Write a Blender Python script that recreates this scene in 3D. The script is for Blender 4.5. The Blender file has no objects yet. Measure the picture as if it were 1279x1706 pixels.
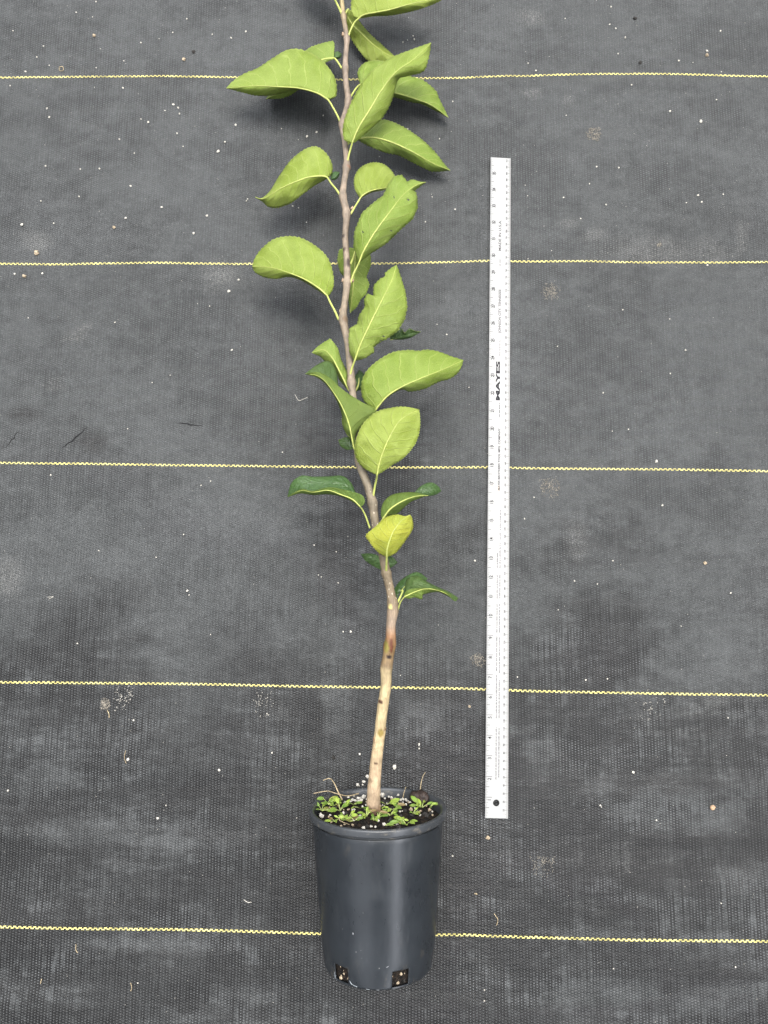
import bpy, bmesh, math, random
from mathutils import Vector, Matrix, noise
random.seed(7)
scene = bpy.context.scene
C = scene.collection
R = math.radians

# ------------------------------------------------------------------ camera
FPX, W0, H0 = 1282.0, 1279.0, 1706.0          # focal length and size of the photo in its own pixels
CAM_H = 1.0226
def camv(u, v, w): return Vector((u, -v, -w)).normalized()
EX = camv(64640, 453, -1282)
EY = camv(81, -7973, 1282); EY = (EY - EX * EY.dot(EX)).normalized()
EZ = EX.cross(EY)
ROT = Matrix((EX, EY, EZ))                    # camera space -> world
cam_d = bpy.data.cameras.new('camera'); cam = bpy.data.objects.new('camera', cam_d); C.objects.link(cam)
cam.matrix_world = Matrix.Translation((0, 0, CAM_H)) @ ROT.to_4x4()
cam_d.sensor_fit = 'VERTICAL'; cam_d.sensor_height = 36.0; cam_d.lens = FPX / H0 * 36.0
cam_d.clip_start = 0.01; cam_d.clip_end = 500
scene.camera = cam
CP = Vector((0, 0, CAM_H))

# ------------------------------------------------------------------ sky and sun (overcast)
SUN_EL, SUN_AZ = 76.0, 25.0                   # azimuth clockwise from +Y
CL_BREAK, CL_BASE, CL_LEFT, CL_BACK, CL_FRONT = 15.0, .26, 2.9, .5, 1.5
world = bpy.data.worlds.new('World'); scene.world = world; world.use_nodes = True
wt = world.node_tree; wt.nodes.clear()
sky = wt.nodes.new('ShaderNodeTexSky'); sky.sky_type = 'NISHITA'; sky.sun_disc = False
sky.sun_elevation = R(SUN_EL); sky.sun_rotation = R(SUN_AZ); sky.air_density = 1.0; sky.dust_density = 4.0; sky.ozone_density = 1.0
hs = wt.nodes.new('ShaderNodeHueSaturation'); hs.inputs['Saturation'].default_value = 0.22
bgn = wt.nodes.new('ShaderNodeBackground'); bgn.inputs['Strength'].default_value = 0.1
wo = wt.nodes.new('ShaderNodeOutputWorld')
# cloud cover invented for the pot's streaks: bright break one side, dim behind viewer
def wm(op, a, b=None, c=None):
    x = wt.nodes.new('ShaderNodeMath'); x.operation = op
    for i, v in enumerate((a, b, c)):
        if v is None: continue
        if isinstance(v, bpy.types.NodeSocket): wt.links.new(v, x.inputs[i])
        else: x.inputs[i].default_value = v
    return x.outputs[0]
def wr(f, a, b, va, vb):
    x = wt.nodes.new('ShaderNodeMapRange'); x.interpolation_type = 'SMOOTHSTEP'; wt.links.new(f, x.inputs[0])
    for i, v in enumerate((a, b, va, vb)): x.inputs[i + 1].default_value = v
    return x.outputs[0]
wtc = wt.nodes.new('ShaderNodeTexCoord'); wsx = wt.nodes.new('ShaderNodeSeparateXYZ'); wt.links.new(wtc.outputs['Generated'], wsx.inputs[0])
wn = wt.nodes.new('ShaderNodeTexNoise'); wn.inputs['Scale'].default_value = 2.6; wn.inputs['Detail'].default_value = 5; wt.links.new(wtc.outputs['Generated'], wn.inputs['Vector'])
X, Y, Z = wsx.outputs
ss = wm('DIVIDE', X, wm('SQRT', wm('ADD', wm('MULTIPLY', X, X), wm('MULTIPLY', Z, Z))))
ss = wm('ADD', ss, wm('MULTIPLY', wm('SUBTRACT', wn.outputs[0], .5), .12))
brk = wm('MULTIPLY', wr(ss, .46, .58, 0, 1), wr(ss, .62, .78, 1, 0))
brk = wm('MULTIPLY', brk, wr(Y, -.05, .25, 1, .15))
lft = wm('MULTIPLY', wr(ss, -.80, -.66, 0, 1), wr(ss, -.30, -.10, 1, 0))
cl = wm('ADD', wm('MULTIPLY_ADD', brk, CL_BREAK, CL_BASE), wm('MULTIPLY', lft, CL_LEFT))
cl = wm('MULTIPLY', cl, wr(Y, -.55, .75, CL_BACK, CL_FRONT))
cl = wm('MULTIPLY', cl, wr(wn.outputs[0], .3, .7, .8, 1.2))
vm = wt.nodes.new('ShaderNodeVectorMath'); vm.operation = 'SCALE'; wt.links.new(cl, vm.inputs['Scale'])
wt.links.new(sky.outputs[0], hs.inputs['Color']); wt.links.new(hs.outputs[0], vm.inputs[0]); wt.links.new(vm.outputs[0], bgn.inputs['Color']); wt.links.new(bgn.outputs[0], wo.inputs['Surface'])
sd = bpy.data.lights.new('sun', 'SUN'); sun = bpy.data.objects.new('sun', sd); C.objects.link(sun)
sd.energy = 1.5; sd.angle = R(30); sd.color = (1.0, 0.965, 0.91)
sdir = Vector((math.sin(R(SUN_AZ)) * math.cos(R(SUN_EL)), math.cos(R(SUN_AZ)) * math.cos(R(SUN_EL)), math.sin(R(SUN_EL))))
sun.rotation_euler = sdir.to_track_quat('Z', 'Y').to_euler()
scene.view_settings.view_transform = 'Standard'; scene.view_settings.look = 'None'
scene.view_settings.gamma = 1.0; scene.view_settings.use_curve_mapping = False
scene.view_settings.exposure = 1.47

# ------------------------------------------------------------------ helpers
def ray(px, py):
    return ROT @ Vector(((px - W0 / 2) / FPX, -(py - H0 / 2) / FPX, -1.0))
def P(px, py, z=0.0):                          # where the line of sight of a photo pixel meets height z
    d = ray(px, py); return CP + d * ((z - CAM_H) / d.z)
def on_plane(px, py, pt, n):
    d = ray(px, py); return CP + d * ((pt - CP).dot(n) / d.dot(n))
def smooth(a, b, x):
    t = min(1, max(0, (x - a) / (b - a))); return t * t * (3 - 2 * t)
def lerp_table(tab, x):
    if x <= tab[0][0]: return tab[0][1]
    for (a, va), (b, vb) in zip(tab, tab[1:]):
        if x <= b: return va + (vb - va) * (x - a) / (b - a)
    return tab[-1][1]
def link(name, me, m, parent=None, sm=True):
    o = bpy.data.objects.new(name, me); C.objects.link(o)
    for k in (m if isinstance(m, (list, tuple)) else [m]): me.materials.append(k)
    if sm:
        me.polygons.foreach_set('use_smooth', [True] * len(me.polygons))
    if parent: o.parent = parent; o.matrix_parent_inverse = parent.matrix_world.inverted()
    return o
def from_data(name, vs, fs, m, parent=None, sm=True, loc=None):
    me = bpy.data.meshes.new(name)
    if parent is not None and loc is None: loc = parent.location
    l = Vector(loc) if loc is not None else Vector((0, 0, 0))
    me.from_pydata([tuple(Vector(v) - l) for v in vs], [], fs); me.update()
    o = bpy.data.objects.new(name, me); C.objects.link(o)
    for k in (m if isinstance(m, (list, tuple)) else [m]): me.materials.append(k)
    if sm: me.polygons.foreach_set('use_smooth', [True] * len(me.polygons))
    if parent is None: o.location = l
    else: o.parent = parent
    return o
def tag(o, label=None, cat=None, group=None, kind=None):
    if label: o['label'] = label
    if cat: o['category'] = cat
    if group: o['group'] = group
    if kind: o['kind'] = kind
    return o
def empty(name, loc):
    o = bpy.data.objects.new(name, None); o.empty_display_size = .02; C.objects.link(o); o.location = loc; return o
def tube(pts, rads, n=10, cap=True, vs=None, fs=None):
    vs = [] if vs is None else vs; fs = [] if fs is None else fs
    b = len(vs); m = len(pts); up = Vector((0, 0, 1))
    for i, p in enumerate(pts):
        t = (pts[min(i + 1, m - 1)] - pts[max(i - 1, 0)]).normalized()
        s = t.cross(up)
        if s.length < 1e-4: s = t.cross(Vector((1, 0, 0)))
        s.normalize(); u = s.cross(t)
        for k in range(n):
            a = 2 * math.pi * k / n
            vs.append(p + (s * math.cos(a) + u * math.sin(a)) * rads[i])
    for i in range(m - 1):
        for k in range(n):
            fs.append((b + i * n + k, b + i * n + (k + 1) % n, b + (i + 1) * n + (k + 1) % n, b + (i + 1) * n + k))
    if cap:
        fs.append(tuple(b + k for k in range(n))[::-1]); fs.append(tuple(b + (m - 1) * n + k for k in range(n)))
    return vs, fs
def resample(pts, n, smoothing=True):
    """n points evenly spaced along a polyline, optionally rounded with Catmull-Rom"""
    p = [Vector(q) for q in pts]
    if smoothing and len(p) > 2:
        q = []
        ext = [p[0] * 2 - p[1]] + p + [p[-1] * 2 - p[-2]]
        for i in range(1, len(ext) - 2):
            a, b, c, d = ext[i - 1:i + 3]
            for k in range(8):
                t = k / 8
                q.append(.5 * ((2 * b) + (c - a) * t + (2 * a - 5 * b + 4 * c - d) * t * t + (3 * b - a - 3 * c + d) * t ** 3))
        q.append(p[-1]); p = q
    acc = [0]
    for a, b in zip(p, p[1:]): acc.append(acc[-1] + (b - a).length)
    out, j = [], 0
    for i in range(n):
        s = acc[-1] * i / (n - 1)
        while j < len(acc) - 2 and acc[j + 1] < s: j += 1
        w = (s - acc[j]) / max(1e-9, acc[j + 1] - acc[j])
        out.append(p[j].lerp(p[j + 1], w))
    return out

# ---- node helper
class NT:
    def __init__(s, name):
        s.m = bpy.data.materials.new(name); s.m.use_nodes = True; s.t = s.m.node_tree; s.t.nodes.clear()
        s.out = s.n('ShaderNodeOutputMaterial')
    def n(s, typ, **kw):
        x = s.t.nodes.new(typ)
        for k, v in kw.items(): setattr(x, k, v)
        return x
    def put(s, sock, v):
        if isinstance(v, bpy.types.NodeSocket): s.t.links.new(v, sock)
        elif isinstance(v, (tuple, list)) and sock.type == 'RGBA' and len(v) == 3: sock.default_value = (*v, 1)
        else: sock.default_value = v
    def math(s, op, a, b=None, c=None, clamp=False):
        x = s.n('ShaderNodeMath', operation=op, use_clamp=clamp); s.put(x.inputs[0], a)
        if b is not None: s.put(x.inputs[1], b)
        if c is not None: s.put(x.inputs[2], c)
        return x.outputs[0]
    def mix(s, f, a, b, mode='MIX'):
        x = s.n('ShaderNodeMix', data_type='RGBA', blend_type=mode); s.put(x.inputs[0], f); s.put(x.inputs[6], a); s.put(x.inputs[7], b)
        return x.outputs[2]
    def noise(s, vec, scale, detail=3, rough=.55, out=0, dist=0):
        x = s.n('ShaderNodeTexNoise'); s.put(x.inputs['Vector'], vec); x.inputs['Scale'].default_value = scale
        x.inputs['Detail'].default_value = detail; x.inputs['Roughness'].default_value = rough; x.inputs['Distortion'].default_value = dist
        return x.outputs[out]
    def vor(s, vec, scale, feature='F1', out='Distance'):
        x = s.n('ShaderNodeTexVoronoi', feature=feature); s.put(x.inputs['Vector'], vec); x.inputs['Scale'].default_value = scale
        return x.outputs[out]
    def ramp(s, f, a, b, va=0.0, vb=1.0):
        x = s.n('ShaderNodeMapRange', interpolation_type='SMOOTHSTEP'); s.put(x.inputs[0], f)
        for i, v in enumerate((a, b, va, vb)): s.put(x.inputs[i + 1], v)
        return x.outputs[0]
    def scale(s, vec, v):
        x = s.n('ShaderNodeVectorMath', operation='MULTIPLY'); s.put(x.inputs[0], vec); x.inputs[1].default_value = v; return x.outputs[0]
    def sep(s, vec):
        x = s.n('ShaderNodeSeparateXYZ'); s.put(x.inputs[0], vec); return x.outputs
    def obj(s): return s.n('ShaderNodeTexCoord').outputs['Object']
    def geo(s): return s.n('ShaderNodeNewGeometry').outputs['Position']
    def bump(s, h, strength, dist):
        x = s.n('ShaderNodeBump'); x.inputs['Strength'].default_value = strength; x.inputs['Distance'].default_value = dist; s.put(x.inputs['Height'], h)
        return x.outputs[0]
    def pbr(s, col, rough=.6, spec=.5, nor=None, **kw):
        b = s.n('ShaderNodeBsdfPrincipled'); s.put(b.inputs['Base Color'], col); s.put(b.inputs['Roughness'], rough); s.put(b.inputs['Specular IOR Level'], spec)
        if nor is not None: s.put(b.inputs['Normal'], nor)
        for k, v in kw.items(): s.put(b.inputs[k.replace('_', ' ')], v)
        s.t.links.new(b.outputs[0], s.out.inputs[0]); return b
def flat(name, col, rough=.6, spec=.4, var=.25, sc=120, bump=0):
    t = NT(name); g = t.geo(); nz = t.noise(g, sc, 4)
    f = t.ramp(nz, .3, .7, 1 - var, 1 + var)
    mul = t.n('ShaderNodeVectorMath', operation='SCALE'); mul.inputs[0].default_value = col; t.put(mul.inputs['Scale'], f)
    t.pbr(mul.outputs[0], rough, spec, t.bump(nz, .6, bump) if bump else None); return t.m

# ------------------------------------------------------------------ materials
def fabric_material():
    t = NT('woven_ground_cover'); g = t.geo(); x, y, z = t.sep(g)
    wr_, wg_, wb_ = t.sep(t.n('ShaderNodeAttribute', attribute_name='wear').outputs['Color'])
    warp = t.noise(g, 2.2, 2); warp2 = t.noise(g, 9, 2)
    k = 2 * math.pi
    wx = t.math('ADD', t.math('MULTIPLY', x, k / .0039), t.math('MULTIPLY', warp2, 2.2))
    wy = t.math('ADD', t.math('MULTIPLY', y, k / .0031), t.math('MULTIPLY', warp, 6.0))
    # alternate ribs are shifted half a step, as in the weave
    rib = t.math('FLOOR', t.math('DIVIDE', wx, k))
    sh = t.math('MULTIPLY', t.math('MODULO', rib, 2.0), math.pi)
    cx = t.math('COSINE', wx); cy = t.math('COSINE', t.math('ADD', wy, sh))
    ribh = t.math('MULTIPLY_ADD', cx, -.5, .5)
    dots = t.math('MULTIPLY', ribh, t.math('MULTIPLY_ADD', cy, .5, .5))
    big = t.noise(t.scale(g, (1.0, 1.5, 1)), 5.5, 5, .6)
    fine = t.noise(t.scale(g, (1.0, 1.6, 1)), 34, 5, .65)
    # each rib has its own tension: some lie open, some are closed by dust
    ribn = t.noise(t.scale(g, (1, .035, 1)), 290, 3, .6)
    ragged = t.noise(t.scale(g, (1, .4, 1)), 120, 3, .6)
    loc = t.math('ADD', wr_, t.math('MULTIPLY', t.ramp(t.math('ADD', big, t.math('MULTIPLY', fine, .35)), .58, .80), .30))
    openw = t.math('MULTIPLY', t.math('ADD', loc, .30, clamp=True), t.ramp(t.math('ADD', t.math('MULTIPLY', ribn, .65), t.math('MULTIPLY', ragged, .35)), .30, .58, .35, 1.15), clamp=True)
    gap = t.math('MULTIPLY', t.ramp(t.math('MULTIPLY_ADD', wr_, -.16, dots), .72, .22), openw)
    dirt = t.noise(g, 3.1, 6, .62)
    pale = t.ramp(dirt, .38, .70)
    grain = t.noise(g, 560, 2, .7)
    grain2 = t.noise(g, 210, 3, .7)
    col = t.mix(pale, (.038, .0410, .0412), (.052, .0555, .0558))
    col = t.mix(t.math('MULTIPLY', t.ramp(ribn, .38, .70), .35), col, (.090, .095, .0955))
    col = t.mix(t.math('MULTIPLY', t.ramp(grain2, .50, .75), .30), col, (.092, .097, .098))
    col = t.mix(t.math('MULTIPLY', t.ramp(grain2, .48, .30), .55), col, (.030, .031, .032))
    wrk = t.noise(t.scale(g, (1, 7.5, 1)), 16, 5, .6, dist=.5)
    wrk2 = t.noise(t.scale(g, (1, 5, 1)), 52, 4, .6)
    silt = t.math('MULTIPLY', wg_, t.ramp(t.math('ADD', t.math('MULTIPLY', wrk, .6), t.math('MULTIPLY', wrk2, .4)), .38, .56, .25, 1.0))
    low = t.math('MULTIPLY', wr_, t.ramp(wrk, .52, .66, 0, .55))
    col = t.mix(t.math('MAXIMUM', t.math('MULTIPLY', silt, .88), low), col, (.014, .0135, .013))
    col = t.mix(t.math('MULTIPLY', wr_, t.ramp(wrk, .44, .34, 0, .40)), col, (.105, .11, .112))  # lighter sheen streaks along the wrinkles, painted into the colour
    col = t.mix(t.math('MULTIPLY', wb_, t.ramp(grain, .42, .68, .04, .50)), col, (.24, .235, .22))
    col = t.mix(t.math('MULTIPLY', t.ramp(grain, .47, .75), .45), col, (.15, .155, .155))
    col = t.mix(t.math('MULTIPLY', wr_, .50), col, (.018, .0195, .020))     # shade of a person standing over the pot, painted into the colour
    # worn patches plus crease sheen painted into the colour, drawn out sideways
    pat = t.noise(t.scale(g, (1, 2.4, 1)), 7.5, 6, .62, dist=.6)
    patf = t.noise(t.scale(g, (1, 3.0, 1)), 30, 5, .65)
    shn = t.n('ShaderNodeAttribute', attribute_name='wear').outputs['Alpha']
    pm = t.math('ADD', t.math('MULTIPLY', pat, .55), t.math('MULTIPLY', patf, .45))
    pm = t.math('ADD', pm, t.math('MULTIPLY', shn, .055))
    zone = t.math('ADD', t.math('MULTIPLY', wr_, 1.0), .07, clamp=True)
    col = t.mix(t.math('MULTIPLY', t.ramp(pm, .545, .47), zone), col, (.008, .0085, .0088))
    col = t.mix(t.math('MULTIPLY', t.ramp(pm, .53, .60), t.math('MULTIPLY', zone, .90)), col, (.106, .112, .114))
    crest = t.math('MULTIPLY', t.ramp(dots, .62, .95), wr_)
    col = t.mix(t.math('MULTIPLY', crest, .40), col, (.15, .158, .162))  # light caught on the raised loops, painted as pale dots
    col = t.mix(t.math('MULTIPLY', gap, .99), col, (.002, .002, .0022))
    h = t.math('ADD', t.math('MULTIPLY', dots, .8), t.math('ADD', t.math('MULTIPLY', fine, 1.6), t.math('ADD', t.math('MULTIPLY', grain2, .9), t.math('MULTIPLY', t.math('MULTIPLY', wrk, wr_), 2.5))))
    t.pbr(col, t.math('ADD', t.ramp(fine, .3, .7, .55, .70), t.math('MULTIPLY_ADD', wr_, -.10, t.math('MULTIPLY', shn, -.12))), t.math('MULTIPLY_ADD', wr_, .05, .35), t.bump(h, .8, .0009)); return t.m
FABRIC = fabric_material()
YELLOW = flat('yellow_thread', (.56, .50, .18), .5, .4, .42, 75)

def leaf_material(name, base, light, vein, rough, spec, trans, veinw):
    t = NT(name); uv = t.n('ShaderNodeTexCoord').outputs['UV']; u, v, _ = t.sep(uv); g = t.geo()
    a = t.math('ABSOLUTE', t.math('MULTIPLY_ADD', u, 2.0, -1.0))
    side = t.math('GREATER_THAN', u, .5)
    wob = t.noise(g, 38, 2)
    ph = t.math('ADD', t.math('MULTIPLY', v, 8.0), t.math('MULTIPLY', t.math('POWER', a, 1.25), -1.7))
    ph = t.math('ADD', ph, t.math('ADD', t.math('MULTIPLY', side, .43), t.math('MULTIPLY', wob, .9)))
    d = t.math('ABSOLUTE', t.math('SUBTRACT', t.math('FRACT', ph), .5))
    vn = t.math('MULTIPLY', t.ramp(d, .0, veinw, 1, 0), t.ramp(a, .75, 1.0, 1, .15))
    net = t.ramp(t.vor(g, 420, 'DISTANCE_TO_EDGE'), .0, .10, 1, 0)
    blot = t.noise(g, 42, 4, .6); fine = t.noise(g, 260, 3)
    broad = t.noise(g, 16, 3, .5)
    col = t.mix(t.ramp(t.math('ADD', t.math('MULTIPLY', blot, .5), t.math('MULTIPLY', broad, .5)), .36, .64), base, light)
    oi = t.n('ShaderNodeObjectInfo').outputs['Random']
    hs = t.n('ShaderNodeHueSaturation'); t.put(hs.inputs['Color'], col); t.put(hs.inputs['Value'], t.ramp(oi, 0, 1, .92, 1.08)); t.put(hs.inputs['Hue'], t.ramp(oi, 0, 1, .51, .49))
    col = hs.outputs[0]
    col = t.mix(t.math('MULTIPLY', vn, .46), col, vein)
    col = t.mix(t.math('MULTIPLY', t.math('MULTIPLY', t.ramp(d, .10, .45), t.ramp(a, .1, .5)), .20), col, t.mix(.5, col, (.05, .09, .01)))  # darker shading between the veins, painted into the colour
    col = t.mix(t.math('MULTIPLY', net, .26), col, vein)
    col = t.mix(t.math('MULTIPLY', t.ramp(fine, .66, .8), .22), col, (.10, .13, .03))
    col = t.mix(t.math('MULTIPLY', t.ramp(a, .955, .99), .28), col, vein)
    h = t.math('ADD', t.math('MULTIPLY', vn, .6), t.math('ADD', t.math('MULTIPLY', net, .3), t.math('MULTIPLY', blot, 2.4)))
    nor = t.bump(h, .8, .0013)
    b = t.pbr(col, t.ramp(blot, .3, .7, rough - .08, rough + .12), spec, nor)
    tr = t.n('ShaderNodeBsdfTranslucent'); t.put(tr.inputs['Color'], t.mix(.5, col, (.30, .42, .03))); t.put(tr.inputs['Normal'], nor)
    mx = t.n('ShaderNodeMixShader'); mx.inputs[0].default_value = trans
    t.t.links.new(b.outputs[0], mx.inputs[1]); t.t.links.new(tr.outputs[0], mx.inputs[2]); t.t.links.new(mx.outputs[0], t.out.inputs[0])
    return t.m
UNDER = leaf_material('leaf_underside', (.205, .285, .032), (.268, .350, .066), (.46, .52, .17), .48, .36, .30, .066)
TOP = leaf_material('leaf_upper_face', (.036, .082, .018), (.058, .116, .028), (.12, .19, .06), .36, .5, .16, .05)
MIDG = leaf_material('leaf_underside_deep_green', (.098, .155, .026), (.135, .195, .04), (.20, .26, .07), .55, .25, .25, .07)
MIDTOP = leaf_material('leaf_upper_face_mid_green', (.048, .095, .022), (.070, .125, .034), (.15, .20, .07), .45, .35, .2, .06)
YELLOWLEAF = leaf_material('leaf_underside_yellowing', (.25, .31, .035), (.36, .37, .04), (.50, .52, .14), .55, .3, .25, .07)
RIB = flat('leaf_midrib', (.38, .42, .11), .5, .35, .15, 150)
RIBRED = flat('leaf_stalk', (.44, .42, .14), .5, .35, .2, 150)

def bark_material():
    t = NT('sapling_bark'); g = t.geo()
    at = t.n('ShaderNodeAttribute', attribute_name='bark'); col = at.outputs['Color']
    fib = t.noise(t.scale(g, (1.0, .22, 1.0)), 420, 5, .65); blot = t.noise(g, 90, 4)
    f = t.math('MULTIPLY', t.ramp(fib, .3, .7, .84, 1.14), t.ramp(blot, .3, .7, .76, 1.18))
    mul = t.n('ShaderNodeVectorMath', operation='SCALE'); t.put(mul.inputs[0], col); t.put(mul.inputs['Scale'], f)
    crack = t.ramp(t.noise(t.scale(g, (.35, 1.6, .35)), 330, 4, .65), .60, .74)
    f = t.math('MULTIPLY', f, t.math('MULTIPLY_ADD', crack, -.28, 1.0))
    lent = t.ramp(t.vor(t.scale(g, (1, .7, 1)), 190), .22, .10)
    lent = t.math('MULTIPLY', lent, at.outputs['Alpha'])
    c2 = t.mix(t.math('MULTIPLY', lent, .8), mul.outputs[0], (.50, .44, .34))
    t.pbr(c2, .62, .35, t.bump(t.math('ADD', fib, t.math('ADD', t.math('MULTIPLY', lent, .6), t.math('MULTIPLY', crack, -.9))), .8, .0009)); return t.m
BARK = bark_material()

def pot_material(dusty=False):
    t = NT('dusty_pot_rim' if dusty else 'dark_grey_pot_plastic'); g = t.obj()
    n1 = t.noise(g, 26, 4); n2 = t.noise(t.scale(g, (1, 1, .35)), 240, 4, .6); sc = t.noise(t.scale(g, (1, 1, .12)), 90, 3)
    speck = t.ramp(t.vor(g, 170), .13, .05); speck = t.math('MULTIPLY', speck, t.ramp(t.noise(g, 55, 2), .56, .66))
    col = t.mix(t.ramp(n1, .3, .7), (.0145, .0172, .0205), (.0205, .0240, .0280))
    col = t.mix(t.math('MULTIPLY', t.ramp(n2, .52, .8), .10), col, (.085, .09, .095))
    col = t.mix(t.math('MULTIPLY', speck, .75), col, (.30, .30, .29))
    px, py, pzz = t.sep(g)
    spl = t.math('MULTIPLY', t.ramp(t.noise(t.scale(g, (1, 1, .6)), 85, 5, .7), .57, .68), t.math('ADD', t.ramp(t.math('ADD', pzz, t.math('MULTIPLY', n1, .03)), .065, .02), t.ramp(pzz, .13, .16, 0, .5)))
    col = t.mix(t.math('MULTIPLY', spl, .5), col, (.085, .074, .058))
    smear = t.ramp(t.noise(t.scale(g, (1, 1, .25)), 48, 5, .65), .55, .75)
    col = t.mix(t.math('MULTIPLY', smear, .22), col, (.07, .072, .072))
    if dusty:
        dn = t.ramp(t.noise(t.scale(g, (1, 1, 1.5)), 75, 5, .65), .56, .72)
        col = t.mix(t.math('MULTIPLY', dn, .7), col, (.17, .15, .115))
        col = t.mix(.25, col, (.10, .105, .11))
    t.pbr(col, t.math('ADD', t.ramp(n2, .2, .8, .24, .34), t.ramp(n1, .3, .7, 0, .05)), .5, t.bump(t.math('ADD', sc, t.math('MULTIPLY', n2, .3)), .05, .0006)); return t.m
POT = pot_material()
RIM = pot_material(True)
SCUFF = flat('scuffed_white_plastic_edge', (.33, .36, .38), .55, .4, .35, 260)
def soil_material():
    t = NT('potting_soil'); g = t.geo()
    a = t.noise(g, 260, 5, .7); b = t.ramp(t.vor(g, 330), .05, .5)
    col = t.mix(t.ramp(a, .4, .7), (.003, .0026, .002), (.030, .019, .012))
    t.pbr(col, .85, .25, t.bump(t.math('ADD', a, b), .9, .003)); return t.m
SOIL = soil_material()
PERL = flat('perlite', (.50, .475, .42), .85, .2, .18, 400, .0006)
TANP = flat('tan_grit', (.33, .265, .185), .8, .2, .3, 400, .0006)
DARKP = flat('dark_bark_chip', (.020, .018, .016), .7, .3, .4, 300, .0006)
STRAW = flat('dry_straw', (.40, .32, .20), .75, .25, .3, 300)
def weed_material():
    t = NT('seedling_green'); g = t.geo(); rn = t.n('ShaderNodeObjectInfo').outputs['Random']; nz = t.noise(g, 150, 4)
    col = t.mix(t.ramp(rn, .1, .9), (.09, .17, .024), (.25, .35, .055))
    col = t.mix(t.ramp(nz, .35, .7, 0, .6), col, t.mix(.5, col, (.28, .30, .07)))
    col = t.mix(t.ramp(t.math('FRACT', t.math('MULTIPLY', rn, 7.3)), .86, .95), col, (.16, .12, .05))
    t.pbr(col, .5, .35, t.bump(nz, .4, .0005)); return t.m
WEED = weed_material()
WEEDP = flat('seedling_stalk', (.32, .38, .13), .55, .3, .2, 200)
DEADL = flat('dead_leaf', (.026, .016, .012), .6, .4, .4, 200, .001)
def ruler_material():
    t = NT('white_enamelled_metal'); g = t.obj()
    n = t.noise(t.scale(g, (1, .5, 1)), 70, 5, .6); f = t.noise(g, 420, 3)
    col = t.mix(t.ramp(n, .5, .78), (.288, .289, .284), (.240, .239, .235))
    col = t.mix(t.math('MULTIPLY', t.ramp(f, .6, .8), .25), col, (.30, .295, .285))
    st = t.n('ShaderNodeVectorMath', operation='DISTANCE'); t.put(st.inputs[0], g); st.inputs[1].default_value = (.0105, .425, .0)
    col = t.mix(t.math('MULTIPLY', t.ramp(t.math('ADD', st.outputs['Value'], t.math('MULTIPLY', n, .004)), .0095, .002), .5), col, (.72, .42, .20))
    t.pbr(col, .42, .45, t.bump(f, .1, .0004)); return t.m
RULER = ruler_material()
INK = flat('printed_black_ink', (.012, .011, .014), .6, .2, .3, 900)
INKG = flat('worn_grey_ink', (.045, .041, .043), .6, .2, .25, 900)
INKL = flat('worn_faint_ink', (.085, .08, .077), .6, .2, .2, 900)

# ------------------------------------------------------------------ ground fabric
POT_C = P(629, 1480, 0)
def ground_z(x, y):
    if abs(x) > 1.4 or abs(y) > 1.6: return 0.0
    z = 0.0022 * noise.noise((x * 3.1, y * 3.6, 1.7)) + .0011 * noise.noise((x * 7, y * 10, 5.1))
    low = smooth(.05, -.25, y)
    z += low * (.0030 * noise.noise((x * 5, y * 24, 9.3)))
    z += .0007 * noise.noise((x * 24, y * 30, 3.3))
    d = math.hypot((x - POT_C.x) / .11, (y - POT_C.y) / .13)
    keep = smooth(.75, 1.3, d)
    rd = abs(x - RUL_X) / .03
    return (z - .0018) * keep * (.45 + .55 * smooth(.6, 1.6, rd))
RUL_X = P(830, 800, 0).x
xs = [-9, -5, -3, -2, -1.4] + [-1.2 + i * .008 for i in range(301)] + [1.4, 2, 3, 5, 9]
ys = [-9, -5, -3, -2, -1.2] + [-.75 + i * .008 for i in range(251)] + [1.6, 2, 3, 5, 9]
vs = [(x, y, ground_z(x, y)) for y in ys for x in xs]
nx = len(xs)
fs = [(j * nx + i, j * nx + i + 1, (j + 1) * nx + i + 1, (j + 1) * nx + i) for j in range(len(ys) - 1) for i in range(nx - 1)]
ground = tag(from_data('ground', vs, fs, FABRIC), kind='structure')
# wear of the weave and painted light: R opened gaps with shade, G dark silt stains, B pale dust, A sheen
STAINS = [(210,1218,85,9),(330,1318,90,13),(260,1340,60,8),(355,1462,75,13),(120,1450,60,9),(190,1500,80,10),(70,1418,70,7),(1120,1305,150,14),(1180,1400,110,12),(1050,1460,130,16),(1010,1515,120,14),(1190,1620,120,22),(1060,1590,60,12),(1160,1265,30,10),
          (210,1625,60,8),(120,1690,90,10),(300,1670,90,12),(420,1610,80,10),(20,1655,50,9),(400,1690,70,9),(60,1066,40,5),(225,1060,30,6),(360,1390,60,7),(940,1385,60,12),(1230,1330,50,9),(150,740,30,20),(40,690,30,12),(1130,1440,90,10)]
SHEEN = [(1130,1340,140,60),(1010,1300,70,40),(1190,1660,110,26),(1050,1650,70,22),(960,1555,90,14),(900,1270,40,50),(1230,1480,60,40),(330,1400,90,22),(140,1380,90,26),(60,1300,60,30),(240,1570,120,18),(420,1660,60,20),(560,1180,30,60),(700,1190,40,40),(950,1660,50,20)]  # pale wrinkle sheen, painted into the fabric colour
DUSTS = [(120,560,30,12),(140,545,14,8),(90,640,16,12),(60,400,30,20),(945,165,14,12),(880,155,22,8),(950,372,22,9),(990,390,20,14),(1000,1420,120,40),(1190,1180,70,22),(1150,1220,80,10),(1080,1195,30,22),(460,1180,30,26),(15,960,26,40),(230,1130,30,10),(620,1240,0,0),(1235,390,9,40),(1100,420,120,30),(960,900,20,40),(370,460,40,30),(880,30,30,14),(840,1430,40,30)]
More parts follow.
